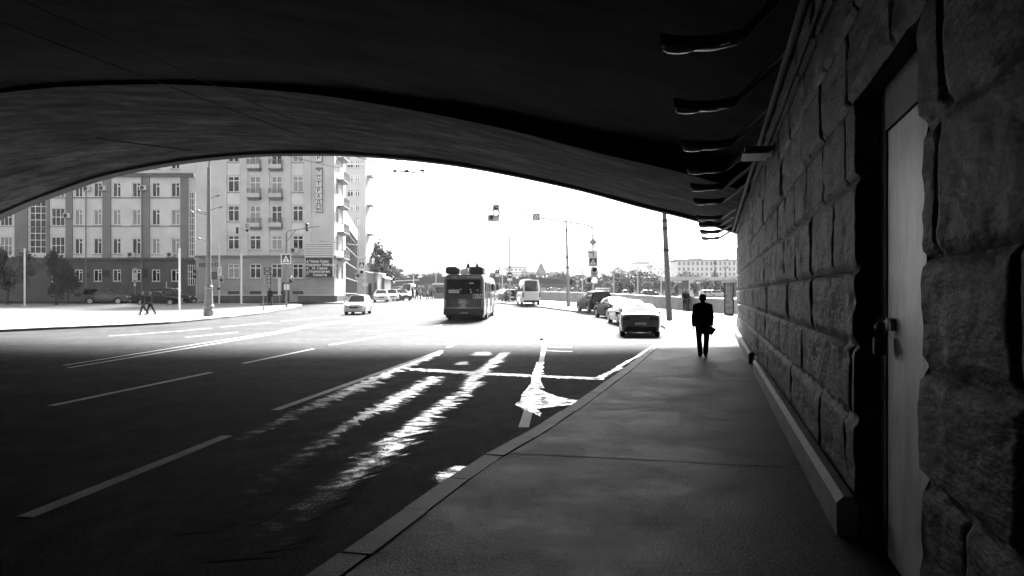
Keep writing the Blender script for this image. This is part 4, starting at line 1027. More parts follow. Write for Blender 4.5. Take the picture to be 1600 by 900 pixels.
# thin curved lamp before the office block
t, b = sign_thing('street_lamp', 'thin curved street lamp in front of the office block windows', 'street lamp', 191, 350, 470, r=.09, mat=greymetal)
H = zl_(t, 350); mb = MB(); mb.tube([(0, 0, H), (-.15, 0, H + .9), (-.6, 0, H + 1.6), (-1.05, 0, H + 1.9)], .05, 8); mb.build('arm', greymetal, t, smooth=60)
mb = MB(); mb.ball((-1.2, 0, H + 2.0), (.34, .14, .09), 10, M3=Matrix.Rotation(.5, 3, 'Y')); mb.build('lamp_head', darkmetal, t, smooth=180)
mb = MB(); z = zl_(t, 386); mb.tube([(xl_(t, 144), 0, zl_(t, 378)), (xl_(t, 170), 0, z), (0, 0, z), (xl_(t, 204), 0, zl_(t, 376))], .03, 6); mb.build('crossbar', darkmetal, t)
# white banner poles
for px, a, b_, lab in ((280.5, 388, 490, 'plain white pole left of the stout street lamp'), (377, 396, 475.5, 'plain white pole in front of the corner block'), (38.5, 388, 478, 'plain white pole among the dark trees at the left edge')):
    t, b = sign_thing('banner_pole', lab, 'pole', px, a, b_, r=.085 if px != 377 else .11, mat=white)
    t['group'] = 'white banner poles on the square'
    mb = MB(); mb.lathe([(.3, -.02), (.3, .06), (.18, .1)], seg=14); mb.build('base_plate', palemetal, t)
t, b = sign_thing('marker_post', 'short pale post beside the parked dark saloon', 'post', 260, 440, 472, r=.06, mat=palemetal)
mb = MB(); mb.lathe([(.12, -.02), (.12, .05)], seg=10); mb.build('base_plate', palemetal, t)
t, b = sign_thing('signal_post', 'grey post with a side facing traffic signal left of the stout lamp', 'traffic signal', 309, 402, 474.5, r=.07)
for py in (424, 431, 438): pass
signal_head(t, -.3, zl_(t, 424), .13, [(0, 0, lampoff), (0, 1, lamppale), (0, 2, lampoff)], -.1)
# parking sign
t, b = sign_thing('parking_sign', 'parking sign with plates on a thin post before the ground floor window', 'sign', 211, 418, 471, r=.035)
def plate_on(t, px0, px1, py0, py1, mat, name='sign_plate', y=-.07, field=None):
    x0, x1 = xl_(t, px0), xl_(t, px1); z0, z1 = zl_(t, py1), zl_(t, py0)
    mb = MB(); mb.rbox((x0, y, z0), (x1, y + .03, z1), .006); p = mb.build(name, mat, t)
    if field:
        e = (x1 - x0) * .1; mb = MB(); mb.box((x0 + e, y - .006, z0 + e), (x1 - e, y - .001, z1 - e)); mb.build('sign_field', field, p)
    return p, (x0 + x1) / 2, (z0 + z1) / 2, y
p, x, z, y = plate_on(t, 208, 214, 419, 426, white, field=black); text('P', .42, (x, y - .012, z), white, p, bold=.01)
plate_on(t, 207.5, 213.5, 427, 431.5, white); plate_on(t, 207.5, 213.5, 432.3, 437.5, white); plate_on(t, 209.5, 212.5, 442, 447.5, white)
for k in range(2):
    mb = MB(); mb.box((-.17, -.078, zl_(t, 429.5 + k * 5.4)), (.13, -.072, zl_(t, 429 + k * 5.4))); mb.build('plate_line', black, t)

def gantry(name, label, px, py_base, py_top, arm_to, arm_py, r=.09, mat=None):
    t, b = sign_thing(name, label, 'traffic signal', px, py_top + 8, py_base, r=r, mat=mat or palemetal)
    mb = MB(); H = zl_(t, py_top); H0 = zl_(t, py_top + 8); s = 1 if arm_to > px else -1
    xe, ze = xl_(t, arm_to), zl_(t, arm_py)
    mb.tube([(0, 0, H0), (0, 0, H - .25), (s * .2, 0, H - .05), (s * .5, 0, H), (xe, 0, ze)], [r * .8, r * .8, r * .75, r * .7, r * .45], 8); mb.build('cantilever_arm', mat or palemetal, t, smooth=60)
    mb = MB(); mb.tube([(0, 0, H - 1.1), (s * .9, 0, H + .03)], r * .4, 6); mb.build('brace', mat or palemetal, t)
    return t
t = gantry('signal_gantry', 'pale left hand signal gantry reaching over the square beside the stout lamp', 342.5, 475, 367, 391, 356)
signal_head(t, xl_(t, 387), zl_(t, 352), .13, [(0, 0, lamppale), (0, 1, lamppale), (0, 2, lampoff)], -.1, palemetal)
signal_head(t, xl_(t, 371), zl_(t, 357), .1, [(0, 0, lampoff), (0, 1, lampoff), (0, 2, lampoff)], -.1)
p, x, z, y = plate_on(t, 340.5, 346.5, 416.5, 430.5, white); mb = MB(); mb.box((x - .07, y - .008, z - .2), (x + .07, y - .002, z + .3)); mb.build('plate_mark', sgrey, p)
signal_head(t, .28, zl_(t, 434), .12, [(0, 0, lamppale), (0, 1, lampoff)], -.1, greymetal); signal_head(t, -.02, zl_(t, 451), .11, [(0, 0, lampoff)], -.16)
t = gantry('signal_gantry', 'signal gantry with a diagonal brace reaching across to the lamp with a collar', 447.5, 480.5, 360, 500, 353, mat=greymetal)
signal_head(t, xl_(t, 480), zl_(t, 351), .11, [(0, 0, lampoff), (0, 1, lampoff), (0, 2, lampoff)], -.1)
crossing_sign(t, 0, zl_(t, 404.5), .95, -.14)
plate_on(t, 444, 452, 444, 453, white); signal_head(t, .45, zl_(t, 434), .14, [(0, 0, lamppale), (0, 1, lampoff)], -.1)
t, b = sign_thing('direction_board_post', 'slim post with two dark direction boards beside the side facing signal', 'sign', 411.5, 414, 486, r=.05)
for py in (418, 424.2):
    p, x, z, y = plate_on(t, 412.5, 424.5, py, py + 5.2, black); mb = MB(); mb.box((x - .2, y - .008, z - .03), (x + .15, y - .002, z + .03)); mb.build('plate_line', white, p)
t, b = sign_thing('traffic_light', 'three lamp traffic light with tilted hoods seen from the side, left of the crossing sign', 'traffic signal', 425, 428, 474.5, r=.06)
signal_head(t, -.3, zl_(t, 433.5), .17, [(0, 0, lamppale), (0, 1, lamppale), (0, 2, lamppale)], -.1)
t, b = sign_thing('info_stele', 'narrow white information stele by the corner block entrance', 'sign', 437, 434, 474, r=.05)
plate_on(t, 434.5, 439, 434, 461, white)
t, b = sign_thing('street_lamp', 'street lamp with a collared base in front of the black billboard', 'street lamp', 499, 345, 470.5, r=.12, mat=greymetal)
mb = MB(); mb.lathe([(.36, -.03), (.3, .5), (.24, .55), (.22, 1.0), (.27, 1.03), (.27, 1.2), (.13, 1.3)], seg=16); mb.build('base', greymetal, t, smooth=40)
H = zl_(t, 345); mb = MB(); mb.tube([(0, 0, H), (0, 0, H + .6), (-.12, 0, H + 1.0), (-.32, 0, H + 1.15)], .05, 8); mb.build('arm', greymetal, t, smooth=60)
mb = MB(); mb.ball((-.45, 0, H + 1.1), (.3, .16, .12), 10); mb.build('lamp_head', darkmetal, t, smooth=180)
crossing_sign(t, xl_(t, 490), zl_(t, 379), .6, -.1)
mb = MB(); mb.tube([(0, 0, zl_(t, 376)), (.6, 0, zl_(t, 377)), (1.1, -.1, zl_(t, 392))], .03, 6); mb.build('bracket', darkmetal, t)
t, b = sign_thing('traffic_light', 'pale post with a narrow traffic light against the billboard edge', 'traffic signal', 513, 390, 471, r=.06, mat=palemetal)
signal_head(t, -.22, zl_(t, 396), .12, [(0, 0, lampoff), (0, 1, lampoff)], -.1, palemetal); signal_head(t, -.1, zl_(t, 441), .12, [(0, 0, lampoff), (0, 1, lamppale), (0, 2, lampoff)], -.12)
t, b = sign_thing('traffic_light', 'white backed traffic light with a crossing sign at the mouth of the side street', 'traffic signal', 569.5, 402, 469, r=.07, mat=palemetal)
crossing_sign(t, xl_(t, 565.5), zl_(t, 414), .82, -.12)
signal_head(t, xl_(t, 565.5), zl_(t, 425), .22, [(0, 0, lampoff), (0, 1, lamppale), (-1, 1, lampoff)], -.12, white)
plate_on(t, 567, 575, 442, 446.5, white)

# right side: mast with signs and long arm
t, b = sign_thing('signal_mast', 'signal mast with priority diamond, turn arrow, crossing sign and a long arm over the road', 'traffic signal', 926.5, 366, 486, Y=72.5, r=.1, mat=palemetal)
H = zl_(t, 366)
mb = MB(); mb.tube([(0, 0, H), (0, 0, zl_(t, 358)), (xl_(t, 922), 0, zl_(t, 353)), (xl_(t, 912), 0, zl_(t, 350.5)), (xl_(t, 840), 0, zl_(t, 340)), (xl_(t, 772), 0, zl_(t, 331))], [.08, .07, .065, .065, .06, .055], 8); mb.build("cantilever_arm", iron, t, smooth=60)
s_ = 6.5 / F * 72.5; z = zl_(t, 378.5); mb = MB(); mb.prism([(s_, -.12, z), (0, -.12, z + s_), (-s_, -.12, z), (0, -.12, z - s_)], (0, .03, 0)); p = mb.build('priority_diamond', M('sign_pale_grey', .45), t)
s2 = s_ * .66; mb = MB(); mb.prism([(s2, -.126, z), (0, -.126, z + s2), (-s2, -.126, z), (0, -.126, z - s2)], (0, .005, 0)); mb.build('sign_field', sgrey, p)
p, x, z, y = plate_on(t, 918, 933, 391, 403, white, 'turn_arrow_plate', -.12)
a = .17; mb = MB(); mb.X = Matrix.Translation((x - .1, y - .006, z)); mb.box((a - .03, 0, -a * 1.5), (a + .05, .005, a * .6)); mb.box((-a * 1.2, 0, a * .6), (a + .05, .005, a * .6 + .08)); mb.build('arrow_mark', black, p)
crossing_sign(t, 0, zl_(t, 409.3), .82, -.12)
signal_head(t, xl_(t, 928.5), zl_(t, 421.5), .21, [(0, 0, lampoff), (0, 1, lamppale), (0, 2, lampon), (-1, 2, lampoff)], -.14, white)
crossing_sign(t, xl_(t, 838), zl_(t, 339.5), .68, -.1, bordered=False)
signal_head(t, xl_(t, 775), zl_(t, 325), .2, [(0, 0, lampoff), (0, 1, lampon), (0, 2, lamppale), (-1, 2, lampoff)], -.12, palemetal)
t, b = sign_thing('stop_board', 'white board reading СТОП standing behind the dark off roader', 'sign', 942, 449, 480, Y=74, r=.05)
p, x, z, y = plate_on(t, 930.5, 953.5, 449.5, 460.5, white, 'board'); text('СТОП', .46, (x, y - .008, z), black, p, bold=.012)
# lamp posts at right
def tall_post(label, px, py_base, px_top, py_top, r0, r1, rings, mat=steel):
    b = G(px, py_base, .13); t = thing('tall_lamp_post', label, 'lamp post', b); top_ = P(px_top, py_top, b.y) - b
    mb = MB(); mb.tube([(0, 0, -.05), top_ * .5, top_], [r0, (r0 + r1) / 2, r1], 14); mb.build('pole', mat, t, smooth=60)
    for py in rings:
        f = (py_base - py) / (py_base - py_top); c = top_ * f; r = r0 + (r1 - r0) * f; mb = MB(); mb.tube([c - Vector((0, 0, .08)), c + Vector((0, 0, .08))], r + .03, 14); mb.build('collar', darkmetal, t)
    return t
t = tall_post('stout leaning lamp post on the pavement near the walking man', 1046, 500, 1035, 270, .2, .12, (357, 391, 345), greymetal)
t = tall_post('tall tapering post beyond the van, crossed by the signal arm', 888.5, 478.5, 884, 322, .2, .05, (360, 402, 418), steel)
signal_head(t, .25, zl_(t, 438), .13, [(0, 0, lampoff), (0, 1, lampoff)], -.1)
t, b = sign_thing('tall_lamp_post', 'slim post carrying the round no entry sign left of the van', 'lamp post', 796.5, 368, 472, r=.09)
mb = MB(); mb.tube([(0, 0, zl_(t, 418)), (0, 0, zl_(t, 416))], .16, 10); mb.build('collar', darkmetal, t)
z = zl_(t, 430); mb = MB(); mb.disc((0, -.13, z), .4, (0, .03, 0), 24); p = mb.build('no_entry_disc', white, t)
mb = MB(); mb.disc((0, -.137, z), .35, (0, .005, 0), 24); mb.build('sign_field', black, p); mb = MB(); mb.box((-.24, -.145, z - .06), (.24, -.139, z + .06)); mb.build('sign_bar', white, p)
plate_on(t, 792.5, 800.5, 435.5, 438.5, white, y=-.12)
plate_on(t, 806, 810.5, 431, 435.5, white, y=-.12)
mb = MB(); mb.tube([(0, -.1, zl_(t, 433)), (xl_(t, 808), -.1, zl_(t, 433))], .02, 6); mb.build('bracket', steel, t)
t, b = sign_thing('parking_sign', 'parking sign on a thin tall mast at the front of the trolleybus', 'sign', 780.5, 384, 474, r=.035)
p, x, z, y = plate_on(t, 773.5, 780.5, 421, 428, white, field=black); text('P', .36, (x, y - .012, z), white, p, bold=.01)
plate_on(t, 774, 780, 428.8, 432.5, white); plate_on(t, 781.5, 783.5, 385, 388, palemetal)
t, b = sign_thing('traffic_light', 'three lamp traffic light with pale hoods right of the tapering post', 'traffic signal', 902.5, 429, 480, Y=80, r=.05)
signal_head(t, -.02, zl_(t, 433), .19, [(0, 0, lamppale), (0, 1, lamppale), (0, 2, lamppale)], -.1)
t, b = sign_thing('sign_post', 'bare pale post between the three lamp signal and the signal mast', 'post', 910, 420, 480, Y=80, r=.07, mat=palemetal)
mb = MB(); mb.lathe([(.14, 0), (.14, .3), (.08, .4)], seg=10); mb.build('base', palemetal, t)
def globe_lamp():
    t = thing('globe_lamp', '', 'lamp', (0, 0, 0), 0, 'globe lamps along the far quay')
    mb = MB(); mb.lathe([(.25, 0), (.25, .6), (.12, .7), (.08, 4.3)], seg=10); mb.build('post', palemetal, t)
    mb = MB(); mb.box((-.5, -.04, 4.3), (.5, .04, 4.38)); mb.build('crossarm', palemetal, t)
    for x, z in ((-.45, 4.6), (.45, 4.6), (0, 4.95)):
        mb = MB(); mb.ball((x, 0, z), .22, 10); mb.build('globe', white, t, smooth=180)
    return t
gl = globe_lamp(); gl.location = at(959, 138); gl['label'] = 'globe lamp right of the stop board on the far quay'
for px, Y, lab in ((996.5, 126, 'globe lamp between the young trees left of the leaning post'), (1033, 136, 'globe lamp close left of the leaning post'), (646, 150, 'short globe lamp left of the trolleybus'), (681, 140, 'globe lamp right beside the rear of the trolleybus'), (785, 118, 'globe lamp between trolleybus and no entry sign')):
    copy_tree(gl, None, at(px, Y), 0, lab)
kio = thing('kiosk', 'small pale kiosk with a flat roof left of the trolleybus', 'kiosk', at(687, 128))
mb = MB(); mb.box((-.9, 0, 0), (.9, 1.8, 2.2)); mb.build('wall', greymetal, kio); mb = MB(); mb.prism([(-1.3, -.4, 2.21), (1.3, -.4, 2.21), (1.0, -.4, 2.5), (-1.0, -.4, 2.5)], (0, 2.6, 0)); mb.build('roof', white, kio)
mb = MB(); mb.box((-.6, -.03, .9), (.6, -.003, 1.8)); mb.build('window', glass, kio)

# ------------------------------------------------------------------ overhead wires
def wire(label, pts, r=.014, name='overhead_wire', group=None):
    mb = MB(); mb.tube(pts, r, 5); return tag(mb.build(name, iron), label, 'wire', group)
dv = Vector((.246, 1, 0)).normalized()
a0 = P(140, 88, 17)
wire('left one of the pair of trolley wires running under the vault', [a0 - dv * 12, a0, P(560, 246, 30.5), P(640, 268, 34), P(640, 268, 34) + dv * 60])
a1 = P(205, 75, 17.2)
wire('right one of the pair of trolley wires running under the vault', [a1 - dv * 12, a1, P(575, 240, 31), P(672, 262, 34.6), P(672, 262, 34.6) + dv * 60])
wire('short span wire fixed to the left haunch of the vault', [P(108, 210, 36), P(210, 224, 36.5), P(300, 235, 37)], .02)
wire('short span wire with an insulator near the arch edge', [P(770, 253, 36), P(800, 247, 35.8), P(830, 242, 35.6)], .02)
mb = MB(); mb.ball(P(822, 243.5, 35.6), (.16, .09, .09), 10); mb.ball(P(829, 241.5, 35.5), (.07, .07, .09), 8)
tag(mb.build('insulator', iron, smooth=180), 'dark insulator on the short span wire under the arch edge', 'insulator')
mb = MB(); mb.ball(P(112, 210.5, 36), (.2, .1, .1), 8); tag(mb.build('insulator', iron, smooth=180), 'dark insulator at the left haunch of the vault', 'insulator')
sw = thing('wire_crossing', 'overhead trolley wire crossing hanging in the bright sky', 'wire fitting', P(650, 268, 34.2))
mb = MB(); o = sw.location
for a, b in (((613, 267), (640, 269)), ((628, 270), (640, 264)), ((640, 269), (660, 270)), ((650, 265), (664, 267)), ((660, 270), (688, 264))): mb.tube([P(a[0], a[1], 34.2) - o, P(b[0], b[1], 34.2) - o], .025, 5)
mb.build('frog_bars', greymetal, sw)
mb = MB()
for a in ((635, 267.5), (660, 266.5), (617, 267.3)): mb.ball(P(a[0], a[1], 34.2) - o, (.1, .05, .06), 8)
mb.build('clamp', greymetal, sw)
wire('feeder cable from the corner block to the lamp with a collar', [P(436, 240, 88), P(500, 256, 89), P(530, 262, 91)], .03)
wire('cable from the collared lamp to the side facade', [P(500, 376, 88), P(530, 380, 92), P(560, 383, 120)], .03)

# ------------------------------------------------------------------ vehicles
def paintm(name, g): return M(name, g, .35, 0, var=.04, coat=.8 if g > .05 else .0, spec=.5 if g > .05 else .12)
def wheel(parent, x, y, r, w=.21):
    s = 1 if x > 0 else -1
    T = Matrix.Translation((x, y, r)) @ Matrix.Rotation(s * PI / 2, 4, 'Y')
    mb = MB(); mb.X = T; mb.lathe([(r * .62, -w / 2 + .002), (r * .94, -w / 2), (r, -w / 2 + .03), (r, w / 2 - .03), (r * .94, w / 2), (r * .62, w / 2 + .002)], seg=22); wv = mb.build('wheel', rubber, parent, smooth=40)
    mb = MB(); mb.X = T
    mb.lathe([(r * .64, w / 2 + .003), (r * .6, w / 2 + .012)], seg=20)
    for k in range(6):
        a = PI / 3 * k; mb.add([(r * .1 * math.cos(a + 1.5), r * .1 * math.sin(a + 1.5), w / 2 + .02), (r * .58 * math.cos(a + .16), r * .58 * math.sin(a + .16), w / 2 + .018), (r * .58 * math.cos(a - .16), r * .58 * math.sin(a - .16), w / 2 + .018), (r * .1 * math.cos(a - 1.5), r * .1 * math.sin(a - 1.5), w / 2 + .02)], [(0, 1, 2, 3)])
    mb.build('rim', rim, wv)
CARS = {
 'sedan': dict(L=4.7, W=1.82, H=1.46, r=.33, wb=(-1.38, 1.42), deck=[(-.5, .62), (-.493, .84), (-.475, 1.0), (-.44, 1.05), (-.33, 1.06), (-.1, .99), (.14, .95), (.24, .93), (.38, .86), (.46, .74), (.49, .62), (.5, .5)], cab=(-.37, -.2, .06, .21), wr=.70),
 'hatch': dict(L=3.6, W=1.62, H=1.52, r=.29, wb=(-1.1, 1.2), deck=[(-.5, .6), (-.493, .85), (-.48, .98), (-.4, 1.0), (-.1, .98), (.16, .96), (.28, .93), (.4, .84), (.47, .70), (.49, .58), (.5, .45)], cab=(-.485, -.42, .07, .26), wr=.72),
 'suv': dict(L=4.7, W=1.9, H=1.78, r=.38, wb=(-1.4, 1.42), deck=[(-.5, .72), (-.493, 1.0), (-.48, 1.12), (-.4, 1.14), (-.1, 1.12), (.14, 1.10), (.24, 1.08), (.40, 1.0), (.47, .86), (.49, .72), (.5, .58)], cab=(-.485, -.43, .05, .2), wr=.74),
 'van': dict(L=5.9, W=1.99, H=2.68, r=.35, wb=(-1.75, 1.9), deck=[(-.5, .8), (-.497, 1.25), (-.49, 1.42), (-.3, 1.42), (.1, 1.40), (.26, 1.34), (.36, 1.22), (.44, 1.04), (.48, .85), (.5, .6)], cab=(-.495, -.475, .15, .36), wr=.80),
}
def make_car(name, label, cat, kind, paint_, loc, heading, front=False, group=None):
    """heading in degrees to the right of straight ahead"""
    K = CARS[kind]; L, Wd, H, r = K['L'], K['W'], K['H'], K['r']
    t = thing(name, label, cat, loc, -math.radians(heading), group)
    hw = Wd / 2; zb = .20 if kind in ('sedan', 'hatch') else .28; ra = r + .07
    def deck(y):
        f = y / L; D = K['deck']
        for (a, za), (b, zb_) in zip(D, D[1:]):
            if f <= b: return za + (zb_ - za) * (f - a) / (b - a)
        return D[-1][1]
    ys = sorted(set([round(f * L, 3) for f, _ in K['deck']] + [round(w + ra * c, 3) for w in K['wb'] for c in (-1, -.92, -.75, -.5, -.25, 0, .25, .5, .75, .92, 1)] + [round(-L / 2 + L * i / 14, 3) for i in range(15)]))
    mb = MB(); ring = 0; vs = []
    for y in ys:
        e = min(1, (L / 2 - abs(y)) / (.16 * L)); w = hw * (.84 + .16 * math.sqrt(max(0, 1 - (1 - e) ** 2)))
        zd = deck(y); arch = 0
        for wy in K['wb']:
            if abs(y - wy) < ra: arch = max(arch, r + math.sqrt(ra * ra - (y - wy) ** 2))
        zs1 = max(zb + .06, arch); zmid = max(zs1 + .04, zd * .62); zsh = max(zmid + .03, zd - .1); zs2 = max(zsh + .01, zd)
        half = [(0, zb + .02), (w * .68, zb), (w * .965, zs1), (w, zmid), (w * .985, zsh), (w * .93, zs2), (w * .6, zs2 + .025), (0, zs2 + .035)]
        rg = half + [(-x, z) for x, z in half[-2:0:-1]]
        ring = len(rg); vs += [(x, y, z) for x, z in rg]
    n = len(ys)
    fs = [(i * ring + k, i * ring + (k + 1) % ring, (i + 1) * ring + (k + 1) % ring, (i + 1) * ring + k) for i in range(n - 1) for k in range(ring)] + [tuple(range(ring)), tuple(range((n - 1) * ring, n * ring))]
    mb.add(vs, fs); mb.build('body', paint_, t, smooth=38)
    # greenhouse
    y0, y1, y2, y3 = [c * L for c in K['cab']]; wb_, wr = hw * .92, hw * K['wr']
    zbl = lambda y: deck(y) - .02
    C = {'rb': (wb_ * .93, y0, zbl(y0)), 'rt': (wr * .92, y1, H - .06), 'ft': (wr * .94, y2, H - .05), 'fb': (wb_ * .95, y3, zbl(y3))}
    def S(a, b): # side surface a along (0 rear..1 front), b up
        lo = Vector(C['rb']).lerp(Vector(C['fb']), a); hi = Vector(C['rt']).lerp(Vector(C['ft']), a)
        p = lo.lerp(hi, b); p.x += .05 * math.sin(PI * b) + .03 * math.sin(PI * a); p.z += .03 * math.sin(PI * a) * b; return p
    def E(front, a, b):
        k1, k2 = ('fb', 'ft') if front else ('rb', 'rt')
        lo = Vector(C[k1]); hi = Vector(C[k2]); p = lo.lerp(hi, b); p.x += .05 * math.sin(PI * b)
        q = Vector((p.x * (2 * a - 1), p.y, p.z)); q.y += (1 if front else -1) * (.10 * math.sin(PI * a) * (1 - .4 * b)); q.z += .02 * math.sin(PI * a) * b; return q
    mb = MB()
    for s in (-1, 1): mb.grid(lambda a, b: Vector((s * S(a, b).x, S(a, b).y, S(a, b).z)), 12, 4)
    for fr in (0, 1): mb.grid(lambda a, b: E(fr, a, b), 10, 4)
    def roof(a, b):
        l = S(a, 1); x = l.x * (2 * b - 1); q = Vector((x, l.y, l.z + .055 * math.sin(PI * b)))
        q.y += ((.10 * .6 * math.sin(PI * b)) * ((2 * a - 1))); return q
    mb.grid(roof, 12, 10); mb.build('cabin', paint_, t, smooth=40)
    def patch(fn, nrm, n1, n2):
        m_ = MB(); m_.grid(lambda a, b: fn(a, b) + nrm, n1, n2); return m_
    patch(lambda a, b: E(1, .07 + .86 * a, .08 + .86 * b), Vector((0, .012, .012)), 8, 3).build('windscreen', carglass, t, smooth=60, recalc=False)
    patch(lambda a, b: E(0, .09 + .82 * a, .12 + .78 * b), Vector((0, -.014, .008)), 8, 3).build('rear_window', carglass, t, smooth=60, recalc=False)
    spans = ((.10, .47), (.51, .90)) if kind != 'van' else ((.03, .2), (.23, .5), (.53, .72), (.77, .95))
    if kind == 'suv': spans = ((.05, .26), (.29, .58), (.61, .92))
    for s in (-1, 1):
        for a0, a1 in spans:
            def fn(a, b, a0=a0, a1=a1): 
                p = S(a0 + (a1 - a0) * a, (.12 if kind != 'van' else .1) + (.76 if kind != 'van' else .55) * b); return Vector((s * p.x, p.y, p.z))
            patch(fn, Vector((s * .012, 0, 0)), 5, 3).build('side_window', carglass, t, smooth=60, recalc=False)
        m_ = MB(); mp = S(.93, .05); m_.ball((s * (hw + .08), mp.y, mp.z + .06), (.1, .06, .075), 10); m_.tube([(s * mp.x, mp.y, mp.z), (s * (hw + .06), mp.y, mp.z + .03)], .025, 6); m_.build('mirror', plastic if kind != 'hatch' else paint_, t, smooth=60)
    for y in K['wb']:
        for s in (-1, 1): wheel(t, s * (hw * .97 - .105), y, r)
    # ends
    for s in (-1, 1):
        yb = -L / 2; zr = deck(-.47 * L)
        m_ = MB()
        if kind == 'van': m_.rbox((s * hw * .86 - .06, yb - .03, .85), (s * hw * .86 + .06, yb + .1, 1.35), .02)
        elif kind == 'suv': m_.rbox((s * hw * .74 - .11, yb - .02, zr - .26), (s * hw * .74 + .11, yb + .12, zr - .02), .03)
        else: m_.rbox((s * hw * .66 - .2, yb - .012, zr - .24), (s * hw * .66 + .18, yb + .16, zr - .06), .03)
        m_.build('tail_lamp', taill, t)
        yf = L / 2; m_ = MB(); zf = deck(.47 * L); m_.ball((s * hw * .64, yf - .10, zf - .03), (.2, .13, .085), 12); m_.build('headlamp', headl, t, smooth=180)
    zr = deck(-.49 * L)
    m_ = MB(); m_.box((-.26, -L / 2 - .014, zr - .32 if kind != 'van' else .72), (.26, -L / 2 - .002, zr - .2 if kind != 'van' else .83)); m_.build('number_plate', white, t)
    m_ = MB(); m_.rbox((-hw * .8, -L / 2 - .05, zb + .02), (hw * .8, -L / 2 + .12, zb + .26), .04); m_.build('rear_bumper', plastic if kind != 'hatch' else paint_, t)
    m_ = MB(); m_.rbox((-hw * .8, L / 2 - .12, zb + .02), (hw * .8, L / 2 + .05, zb + .22), .04); m_.build('front_bumper', paint_, t)
    m_ = MB(); m_.box((-hw * .42, L / 2 + .001, zb + .3), (hw * .42, L / 2 + .02, zb + .42)); m_.build('grille', plastic, t)
    m_ = MB(); m_.box((-.26, L / 2 + .052, zb + .08), (.26, L / 2 + .06, zb + .19)); m_.build('number_plate', white, t)
    if kind == 'sedan':
        m_ = MB(); m_.box((-hw * .84, -L / 2 - .008, zr - .06), (hw * .84, -L / 2 + .03, zr - .03)); m_.build('boot_trim', chrome, t)
        m_ = MB(); m_.ball((-hw * .45, -L / 2 - .03, zb + .05), (.08, .04, .03), 8); m_.ball((hw * .45, -L / 2 - .03, zb + .05), (.08, .04, .03), 8); m_.build('exhaust', chrome, t)
    return t
def gp(px, Y): return Vector((XX(px, Y), Y, rise(Y)))
p_grey = paintm('car_paint_grey', .2); p_blk = paintm('car_paint_black', .015); p_silver = paintm('car_paint_silver', .4); p_white = paintm('car_paint_white', .75); p_dk = paintm('car_paint_dark', .035)
def rear_at(px, Yr, heading, L): 
    h = math.radians(heading); c = gp(px, Yr) + Vector((math.sin(h), math.cos(h), 0)) * L / 2; c.z = rise(c.y); return c
make_car('parked_car', 'nearest parked saloon seen from behind, grey with a pale gleaming roof', 'car', 'sedan', p_grey, rear_at(1001, 35.2, 7, 4.7), 7, group='cars parked along the right kerb')
make_car('parked_car', 'silver saloon half hidden by the nearest parked saloon', 'car', 'sedan', p_silver, rear_at(993, 45.3, -3, 4.7), -3, group='cars parked along the right kerb')
make_car('parked_car', 'black saloon parked between the silver one and the off roader', 'car', 'sedan', p_blk, rear_at(974, 53.8, -9, 4.7), -9, group='cars parked along the right kerb')
make_car('parked_car', 'black off roader parked last in the right hand row', 'car', 'suv', p_blk, rear_at(941, 62.5, -10, 4.7), -10, group='cars parked along the right kerb')
make_car('hatchback', 'small white hatchback driving towards the viewer', 'car', 'hatch', p_white, gp(558, 63.0) + Vector((.1, 0, .0)), 181)
make_car('minibus', 'white high roofed minibus seen from behind, parked at the far kerb', 'van', 'van', p_white, rear_at(830.5, 80.5, -6, 5.9), -6)
make_car('parked_car', 'dark hatchback close left of the white minibus', 'car', 'hatch', p_dk, rear_at(800, 92, -10, 3.6), -10, group='cars parked beyond the minibus')
make_car('parked_car', 'pale roofed saloon furthest left beyond the minibus', 'car', 'sedan', p_grey, rear_at(791, 99, -10, 4.7), -10, group='cars parked beyond the minibus')
make_car('parked_car', 'grey off roader parked side on before the office block', 'car', 'suv', paintm('car_paint_slate', .06), gp(167, 85.5), 82, group='cars parked before the office block')
make_car('parked_car', 'black saloon parked side on behind the walking couple', 'car', 'sedan', p_blk, gp(246, 82.5), 80, group='cars parked before the office block')
make_car('parked_car', 'dark off roader behind the black saloon, nose by the grey signal post', 'car', 'suv', p_dk, gp(270, 86.5), 95, group='cars parked before the office block')
make_car('parked_car', 'white saloon parked at the side street, nearest of the far left cars', 'car', 'sedan', p_white, gp(596, 96), 172, group='cars in the side street')
make_car('parked_car', 'second white car at the side street, behind the first', 'car', 'hatch', p_white, gp(612, 102), 168, group='cars in the side street')
make_car('parked_car', 'dark car at the side street with a pale roof line', 'car', 'hatch', p_dk, gp(627, 106), 150, group='cars in the side street')
make_car('small_van', 'tiny white van at the end of the side street row', 'van', 'van', p_white, gp(638, 150), 185)
for px, lab in ((983, 'pale car on the far quay left of the leaning post'), (1016, 'dark car on the far quay'), (1107, 'pale car on the far quay right of the man head'), (1121, 'white car on the far quay near the display case')):
    make_car('distant_car', lab, 'car', 'hatch', p_white if 'dark' not in lab else p_dk, gp(px, 160), 80, group='cars on the far quay')

